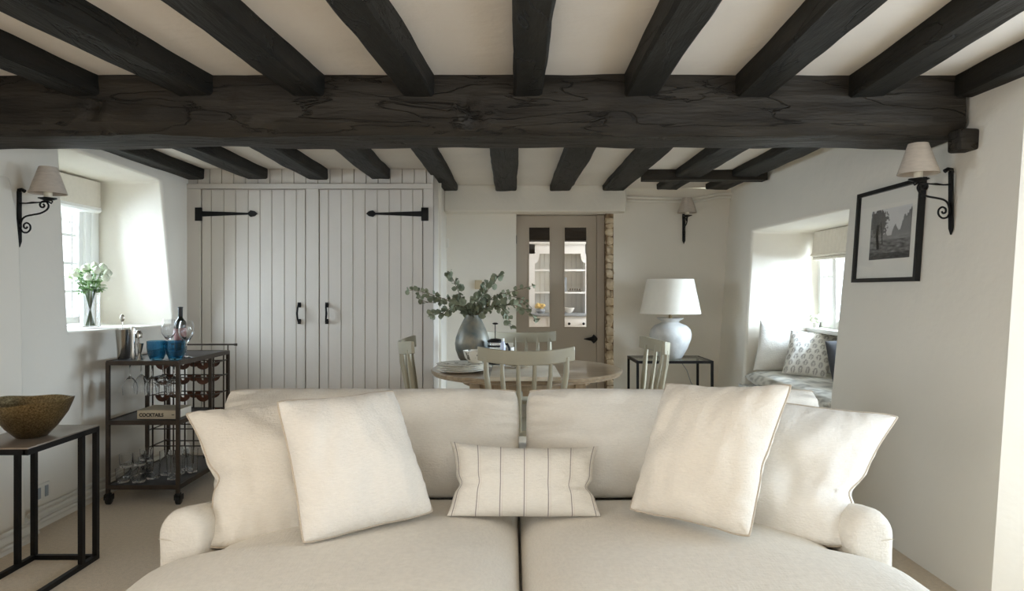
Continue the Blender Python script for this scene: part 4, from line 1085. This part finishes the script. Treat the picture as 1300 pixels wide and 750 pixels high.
def padcol(i, v):
    p = v.co; f = motif((p.y+3)*.55, (p.x+3)*.6+p.z*3)
    return srgb(176, 174, 166) if f else srgb(222, 220, 212)
set_vcol(o, padcol)
pillow('window_cushion', 'plain white square cushion leaning in the window seat corner', PC((956, 470, 5.58), (1042, 474, 5.66), (1040, 408, 5.74), (965, 406, 5.68)), .07, M['pillow_b'], None, N=36, pinch=(.05, .05, .03, .05), seed=11, wr=.008)
t, o = pillow('window_cushion', 'grey leaf patterned cushion in front of the white one on the window seat', PC((992, 474, 5.25), (1048, 480, 5.10), (1070, 425, 5.45), (1004, 419, 5.50)), .075, M['motif'], None, N=90, pinch=(.06, .06, .04, .08), seed=12, wr=.012)
cu = {}
me = o.data; uvd = me.uv_layers[0].data
for lp in me.loops: cu[lp.vertex_index] = uvd[lp.index].uv.copy()
set_vcol(o, lambda i, v: srgb(166, 162, 156) if motif(cu[i][0], cu[i][1], 6, 8) else srgb(224, 221, 214))
pillow('window_cushion', 'dark grey cushion half hidden at the near end of the window seat', [(2.15, 4.55, .62), (2.5, 4.55, .62), (2.55, 4.8, .93), (2.2, 4.8, .93)], .06, mat('charcoal_cloth', srgb(72, 72, 74), .9), None, N=30, seed=13)
# small white ornament on the right sill
oc = P(1046, 409, 5.62); oc = Vector((2.5, 5.62, .9805))
t = thing('flower_ornament', 'small white flowers in a pot on the right window sill', 'ornament', oc)
bm = B(); lathe(bm, [(0, 0), (.022, 0), (.03, .04), (.027, .04), (0, .03)], oc, 16); obj('pot', bm, M['plate'], t)
random.seed(5)
for k in range(9):
    bm = B(); bmesh.ops.create_icosphere(bm, subdivisions=2, radius=.018)
    for v in bm.verts: v.co *= 1+.4*noise.noise(v.co*90+Vector((k, 0, 0)))
    bm.transform(Matrix.Translation(oc+Vector((random.uniform(-.035, .035), random.uniform(-.035, .035), .055+random.uniform(0, .04))))); obj('bloom', bm, M['rose'], t)

# ------------------------------------------------------------------ vase of white roses on the left sill
rc = Vector((-2.78, 4.50, 1.046))
t = thing('glass_vase', 'tall clear glass vase half filled with water on the left sill', 'vase', rc)
bm = B(); lathe(bm, [(0, 0), (.058, 0), (.06, .004), (.06, .25), (.055, .25), (.055, .008), (0, .008)], rc, 32); obj('vessel', bm, M['glass'], t)
fb = thing('rose_bunch', 'bunch of white roses with green leaves in the clear vase', 'flowers', rc+Vector((0, 0, .01)))
random.seed(9)
heads = []
for k in range(15):
    a = k*2.4; rr = .03+.085*math.sqrt(k/15)
    h = rc+Vector((rr*math.cos(a)*1.1, rr*math.sin(a)*1.1, .40-.09*(k/15)+random.uniform(-.015, .015)))
    heads.append(h)
    bt = rc+Vector((-.025*math.cos(a), -.025*math.sin(a), .015)); md_ = rc+Vector((.03*math.cos(a), .03*math.sin(a), .24))
    bm = B(); tube(bm, [bt, (bt+md_)/2, md_, (md_+h)/2+Vector((0, 0, .01)), h], .0028, 6); stm = obj('stem', bm, M['gstem'], fb)
    bm = B()
    for q_ in range(5):
        rdd = .026-.004*q_
        t_ = B(); bmesh.ops.create_uvsphere(t_, u_segments=12, v_segments=6, radius=rdd)
        for v in t_.verts: v.co.z = v.co.z*.8+q_*.006; v.co += noise.noise_vector(v.co*70+Vector((k, q_, 0)))*.006
        me_ = bpy.data.meshes.new('tmp'); t_.to_mesh(me_); t_.free(); me_.transform(Matrix.Translation(h)); bm.from_mesh(me_); bpy.data.meshes.remove(me_)
    obj('bloom', bm, M['rose'], stm)
bm = B()
for k in range(90):
    a = random.uniform(0, 2*PI); rr = random.uniform(.03, .10); z_ = random.uniform(.22, .38)
    p = rc+Vector((rr*.6*math.cos(a), rr*.6*math.sin(a), z_)); d = Vector((math.cos(a), math.sin(a), random.uniform(-.5, .6)))
    leaf(bm, p, d, Vector((0, 0, 1)), random.uniform(.04, .065), random.uniform(.025, .04))
obj('foliage', bm, M['leaf_green'], fb, angle=180)

# ------------------------------------------------------------------ bar cart
X0, X1 = -2.425, -2.005; Y0, Ym, Y1 = 4.10, 4.54, 4.82; ZT = .862
ct = thing('bar_cart', 'bronze metal bar cart on castors with wine rack by the left wall', 'bar cart', ((X0+X1)/2, (Y0+Y1)/2, 0))
ps = .02
for x_ in (X0, X1):
    for y_ in (Y0, Ym, Y1):
        bm = B(); bx(bm, x_-ps/2, x_+ps/2, y_-ps/2, y_+ps/2, .07 if y_ != Ym else .10, ZT-.004); obj('post', bm, M['bronze'], ct)
for z_, ya, yb, nm in ((ZT, Y0, Y1, 'top_shelf'), (.505, Y0, Ym, 'middle_shelf'), (.118, Y0, Y1, 'bottom_shelf')):
    bm = B(); bx(bm, X0-.008, X1+.008, ya-.008, yb+.008, z_-.012, z_, bev=.002); sh = obj(nm, bm, M['cartshelf'], ct)
    bm = B()
    for x_ in (X0-.006, X1+.006): bx(bm, x_-.006, x_+.006, ya, yb, z_-.024, z_+.004)
    for y_ in (ya-.006, yb+.006): bx(bm, X0, X1, y_-.006, y_+.006, z_-.023, z_+.003)
    obj('rim', bm, M['bronze'], sh)
bm = B(); tube(bm, [(X0-.02, Y1, .905), (X1+.055, Y1, .905)], .006, 8); tube(bm, [(X1, Y1, .86), (X1, Y1, .905)], .005, 8); tube(bm, [(X0, Y1, .86), (X0, Y1, .905)], .005, 8)
lathe(bm, [(0, -.008), (.011, -.008), (.011, .008), (0, .008)], (X1+.055, Y1, .905), 12); obj('handle', bm, M['bronze'], ct)
for x_ in (X0, X1):
    for y_ in (Y0, Y1):
        bm = B(); bx(bm, x_-.014, x_+.014, y_-.016, y_+.018, .052, .072, bev=.004)
        bx(bm, x_-.02, x_-.015, y_-.012, y_+.03, .03, .062); bx(bm, x_+.015, x_+.02, y_-.012, y_+.03, .03, .062); k_ = obj('castor', bm, M['blackplastic'], ct)
        bm = B(); lathe(bm, [(0, -.014), (.022, -.014), (.029, -.009), (.029, .009), (.022, .014), (0, .014)], (0, 0, 0), 24)
        bm.transform(Matrix.Translation((x_, y_+.01, .029))@Matrix.Rotation(PI/2, 4, 'Y')); obj('wheel', bm, M['blackplastic'], k_)
# wine rack grid
bm = B(); rx = [X0+.005, X0+.145, X0+.28, X1-.005]; rz_ = [.80, .70, .585, .47, .355, .24]
for y_ in (4.60, 4.76):
    for x_ in rx: bx(bm, x_-.004, x_+.004, y_-.004, y_+.004, .118, ZT-.014)
    for z_ in rz_: bx(bm, X0, X1, y_-.0035, y_+.0035, z_-.0035, z_+.0035)
for z_ in rz_:
    for x_ in (X0, X1): bx(bm, x_-.003, x_+.003, Ym, Y1, z_-.0035, z_+.0035)
wr_ = obj('wine_rack', bm, M['bronze'], ct)
for j, z_ in enumerate(rz_[:4]):
    for i in range(3):
        xm = (rx[i]+rx[i+1])/2; rr = .048
        for yy in (4.60, 4.76):
            bm = B()
            o_ = [(xm+rr*math.cos(PI+PI*k/12), z_+rr*.95*math.sin(PI+PI*k/12)) for k in range(13)]
            i_ = [(xm+rr*.25*math.cos(PI+PI*k/12), z_+rr*.35*math.sin(PI+PI*k/12)) for k in range(12, -1, -1)]
            prism(bm, o_+i_, yy-.011, yy-.005)
            obj('bottle_cradle', bm, M['copper'], wr_, angle=30)
# glasses hanging under the top
def hung(label, x, y, first=[None]):
    if first[0] is None:
        t_ = thing('hanging_wine_glass', label, 'wine glass', (0, 0, 0), group='wine glasses hanging under the cart top')
        bm = B(); lathe(bm, [(0, -.002), (.034, -.003), (.036, -.005), (.01, -.010), (.004, -.02), (.004, -.085), (.02, -.10), (.039, -.13), (.044, -.155), (.040, -.20), (.0385, -.20), (.042, -.155), (.037, -.132), (.018, -.103), (0, -.096)], (0, 0, 0), 28); obj('bowl_and_stem', bm, M['glass'], t_)
        first[0] = t_; c = t_
    else: c = copy_tree(first[0]); c['label'] = label
    c.location = (x, y, ZT-.016); return c
names = ['first', 'second', 'third', 'fourth', 'fifth']
for k, px in enumerate((165, 179.5, 193, 207, 221)):
    y_ = 4.2 if k % 2 == 0 else 4.30
    hung('%s wine glass from the left in the hanging row' % names[k], (px-650)*y_/F, y_)
bm = B()
for k in range(6): bx(bm, X0+.03+.07*k, X0+.036+.07*k, Y0, Ym, ZT-.022, ZT-.013)
obj('glass_hanger', bm, M['bronze'], ct)
# book
bkx0, bkx1 = (175-650)*4.14/F, (225-650)*4.14/F; bz = .509
bk = thing('cocktail_book', 'thick tan cocktails book lying on the middle cart shelf', 'book', ((bkx0+bkx1)/2, 4.2, bz))
bm = B(); bx(bm, bkx0, bkx1, 4.135, 4.33, bz, bz+.003); bx(bm, bkx0, bkx1, 4.135, 4.33, bz+.05, bz+.053); bx(bm, bkx0, bkx1, 4.132, 4.136, bz, bz+.053, bev=.0015); obj('cover', bm, M['paper'], bk)
bm = B(); bx(bm, bkx0+.003, bkx1-.003, 4.136, 4.327, bz+.003, bz+.05); obj('pages', bm, M['pages'], bk)
def text(s, size, loc, rot, m, name, parent, sx=1.0):
    cu_ = bpy.data.curves.new('txt', 'FONT'); cu_.body = s; cu_.size = size; cu_.extrude = .0004; cu_.offset = .0011; cu_.align_y = 'CENTER'
    o_ = bpy.data.objects.new('txt', cu_); C.objects.link(o_); dg = bpy.context.evaluated_depsgraph_get(); dg.update()
    me_ = bpy.data.meshes.new_from_object(o_.evaluated_get(dg)); bpy.data.objects.remove(o_)
    me_.transform(Matrix.Translation(loc)@rot@Matrix.Diagonal((sx, 1, 1, 1)))
    me_.transform(world_mat(parent).inverted()); me_.materials.append(m)
    n_ = bpy.data.objects.new(name, me_); C.objects.link(n_); n_.parent = parent; return n_
text('COCKTAILS', .029, (bkx0+.012, 4.1312, bz+.024), Matrix.Rotation(PI/2, 4, 'X'), M['ink'], 'title_lettering', bk, .95)
bm = B(); bx(bm, bkx1-.03, bkx1-.014, 4.1308, 4.1318, bz+.024, bz+.028); obj('spine_mark', bm, M['ink'], bk)
# tumblers and highball glasses on the bottom shelf
def tumbler(name, label, cat, x, y, z, r0, h, group, store={}, flip=False):
    if name not in store:
        bm = B(); lathe(bm, [(0, 0), (r0*.82, 0), (r0*.86, .004), (r0*.9, h*.25), (r0, h), (r0*.94, h), (r0*.84, h*.25), (r0*.78, .012), (0, .010)], (0, 0, 0), 24)
        o_ = obj(name, bm, M['glass'], label=label, cat=cat, group=group); store[name] = o_
    else: o_ = store[name].copy(); C.objects.link(o_); o_['label'] = label
    o_.location = (x, y, z); return o_
zb = .1225
short = 'short tumblers on the bottom cart shelf'
spots = [(156, 4.16), (176, 4.16), (194, 4.24), (160, 4.26), (186, 4.33), (170, 4.42)]
wh = ['front left', 'front centre', 'front right', 'second row left', 'second row centre', 'rear']
for (px, y_), w_ in zip(spots, wh):
    x_ = max(X0+.05, (px-650)*y_/F)
    tumbler('short_tumbler', 'short clear tumbler at %s of the bottom cart shelf' % w_, 'glass', x_, y_, zb, .043, .082, short)
for (px, y_), w_ in zip([(160, 4.19), (177, 4.23), (186, 4.33)], ('left', 'middle', 'right')):
    x_ = max(X0+.05, (px-650)*y_/F)
    tumbler('stacked_tumbler', 'short clear tumbler stacked on top, %s one of the upper three' % w_, 'glass', x_, y_, zb+.084, .04, .078, 'tumblers stacked on the lower ones')
for (px, y_), w_ in zip([(210, 4.32), (219, 4.22), (228, 4.34), (238, 4.44), (245, 4.38)], ('first', 'second', 'third', 'fourth', 'fifth')):
    tumbler('highball_glass', 'tall clear highball glass, %s from the left on the bottom cart shelf' % w_, 'glass', min(X1-.045, (px-650)*y_/F), y_, zb, .035, .15, 'highball glasses on the bottom cart shelf')
# items on the cart top
zt = ZT+.004
def at(px, y_): return Vector(((px-650)*y_/F, y_, zt))
s0 = at(157, 4.22)
bm = B(); lathe(bm, [(0, 0), (.032, 0), (.034, .003), (.045, .178), (.046, .181), (.043, .181), (.031, .01), (0, .008)], s0, 36); obj('mixing_tin', bm, M['chrome'], loc=s0, label='tall steel mixing tin at the left of the cart top', cat='cocktail tin')
t = thing('bar_spoon', 'long steel bar spoon standing in the mixing tin', 'spoon', s0)
bm = B(); tube(bm, [s0+Vector((.005, 0, .012)), s0+Vector((-.008, 0, .23))], .0025, 8); obj('shaft', bm, M['chrome'], t)
bm = B(); bmesh.ops.create_uvsphere(bm, u_segments=16, v_segments=10, radius=1); bm.transform(Matrix.Translation(s0+Vector((-.009, 0, .25)))@Matrix.Diagonal((.014, .006, .024, 1))); obj('spoon_bowl', bm, M['chrome'], t)
k0 = at(169, 4.16)
bm = B(); lathe(bm, [(0, 0), (.013, 0), (.016, .03), (.014, .06), (.012, .15), (.013, .185), (.010, .20), (0, .203)], k0, 20); obj('muddler', bm, M['chrome'], loc=k0, label='slim steel muddler beside the mixing tin', cat='bar tool')
j0 = at(178, 4.15)
bm = B(); lathe(bm, [(.017, 0), (.019, .001), (.008, .035), (.006, .04), (.008, .045), (.02, .10), (.0185, .10), (0, .05)], j0, 24); obj('jigger', bm, M['chrome'], loc=j0, label='hourglass steel jigger left of the blue glasses', cat='bar tool')
st = at(176, 4.28)
bm = B(); tube(bm, [st+Vector((0, 0, .002)), st+Vector((0, 0, .13))], .006, 8)
lathe(bm, [(0, .12), (.02, .125), (.022, .15), (.012, .17), (0, .172)], st, 16); obj('cocktail_strainer', bm, M['chrome'], loc=st, label='small steel strainer standing behind the jigger', cat='bar tool')
for px, y_, lab in ((199, 4.16, 'left one of the two ribbed blue glass tumblers'), (223, 4.165, 'right one of the two ribbed blue glass tumblers')):
    c0 = at(px, y_)
    bm = B(); lathe(bm, [(0, 0), (.034, 0), (.04, .006), (.05, .035), (.055, .075), (.055, .115), (.051, .115), (.051, .075), (.045, .035), (.034, .012), (0, .010)], c0, 48, flute=lambda a, z: .02*math.cos(16*a) if z > .01 else 0)
    obj('blue_tumbler', bm, M['blueglass'], loc=c0, label=lab, cat='glass', group='blue glasses on the cart')
for px, y_, lab in ((214, 4.50, 'left large wine glass standing behind the blue tumblers'), (236.5, 4.30, 'right large wine glass standing by the wine bottle')):
    c0 = at(px, y_)
    bm = B(); lathe(bm, [(0, 0), (.036, 0), (.037, .003), (.01, .008), (.004, .02), (.004, .09), (.02, .105), (.042, .14), (.047, .165), (.042, .205), (.036, .23), (.0345, .23), (.0405, .205), (.045, .165), (.04, .142), (.018, .109), (0, .10)], c0, 36)
    obj('wine_glass', bm, M['glass'], loc=c0, label=lab, cat='wine glass', group='wine glasses on the cart top')
c0 = at(229, 4.62)
t = thing('wine_bottle', 'dark wine bottle with red label on the cart top', 'bottle', c0)
bm = B(); lathe(bm, [(0, 0), (.036, 0), (.038, .004), (.038, .185), (.034, .21), (.016, .235), (.014, .25), (.014, .3), (.016, .302), (.016, .308), (0, .31)], c0, 36); obj('glass_body', bm, M['wine'], t)
bm = B(); lathe(bm, [(.0384, .07), (.0384, .165)], c0, 36, caps=False); obj('paper_label', bm, M['label'], t)
bm = B(); lathe(bm, [(.0148, .245), (.0148, .3), (.0168, .301), (.0168, .309), (0, .311)], c0, 24); obj('foil_capsule', bm, M['foil'], t)

# ------------------------------------------------------------------ small black side table with the brass bowl
zt2 = .64
sd = thing('side_table', 'black metal framed side table at the left edge', 'table', (-2.14, 3.05, 0))
bm = B(); bx(bm, -2.30, -1.985, 2.80, 3.285, zt2-.004, zt2+.002, bev=.001); obj('table_top', bm, mat('bronzed_top', srgb(150, 138, 126), .38, metal=.5, var=.1, vscale=12), sd)
bm = B(); w_ = .022
for x_ in (-2.291, -1.995): bx(bm, x_-w_/2, x_+w_/2, 2.80, 3.285, zt2-.028, zt2-.004)
for y_ in (2.811, 3.274): bx(bm, -2.29, -1.995, y_-w_/2, y_+w_/2, zt2-.0275, zt2-.0045)
obj('top_frame', bm, M['steel'], sd)
for x_ in (-2.291, -1.995):
    for y_ in (3.274, 3.165):
        bm = B(); bx(bm, x_-w_/2, x_+w_/2, y_-w_/2, y_+w_/2, .02, zt2-.02); obj('leg', bm, M['steel'], sd)
bm = B()
for x_ in (-2.291, -1.995): bx(bm, x_-w_/2, x_+w_/2, 2.70, 3.285, 0, .022)
bx(bm, -2.29, -1.995, 3.274-w_/2, 3.274+w_/2, 0, .0215); bx(bm, -2.29, -1.995, 2.70, 2.722, 0, .0215)
obj('floor_runner', bm, M['steel'], sd)
b0 = Vector((-2.125, 3.02, zt2+.0025))
bm = B(); lathe(bm, [(0, 0), (.05, 0), (.06, .003), (.10, .045), (.14, .105), (.162, .158), (.163, .163), (.157, .162), (.134, .106), (.095, .05), (.05, .012), (0, .010)], b0, 56)
for v in bm.verts:
    d = v.co-b0
    if d.z > .12: v.co.z += .010*((d.x/.16)**2)-.004+.003*math.sin(5*math.atan2(d.y, d.x))
obj('brass_bowl', bm, M['brass'], loc=b0, label='hammered aged brass bowl on the black side table', cat='bowl')
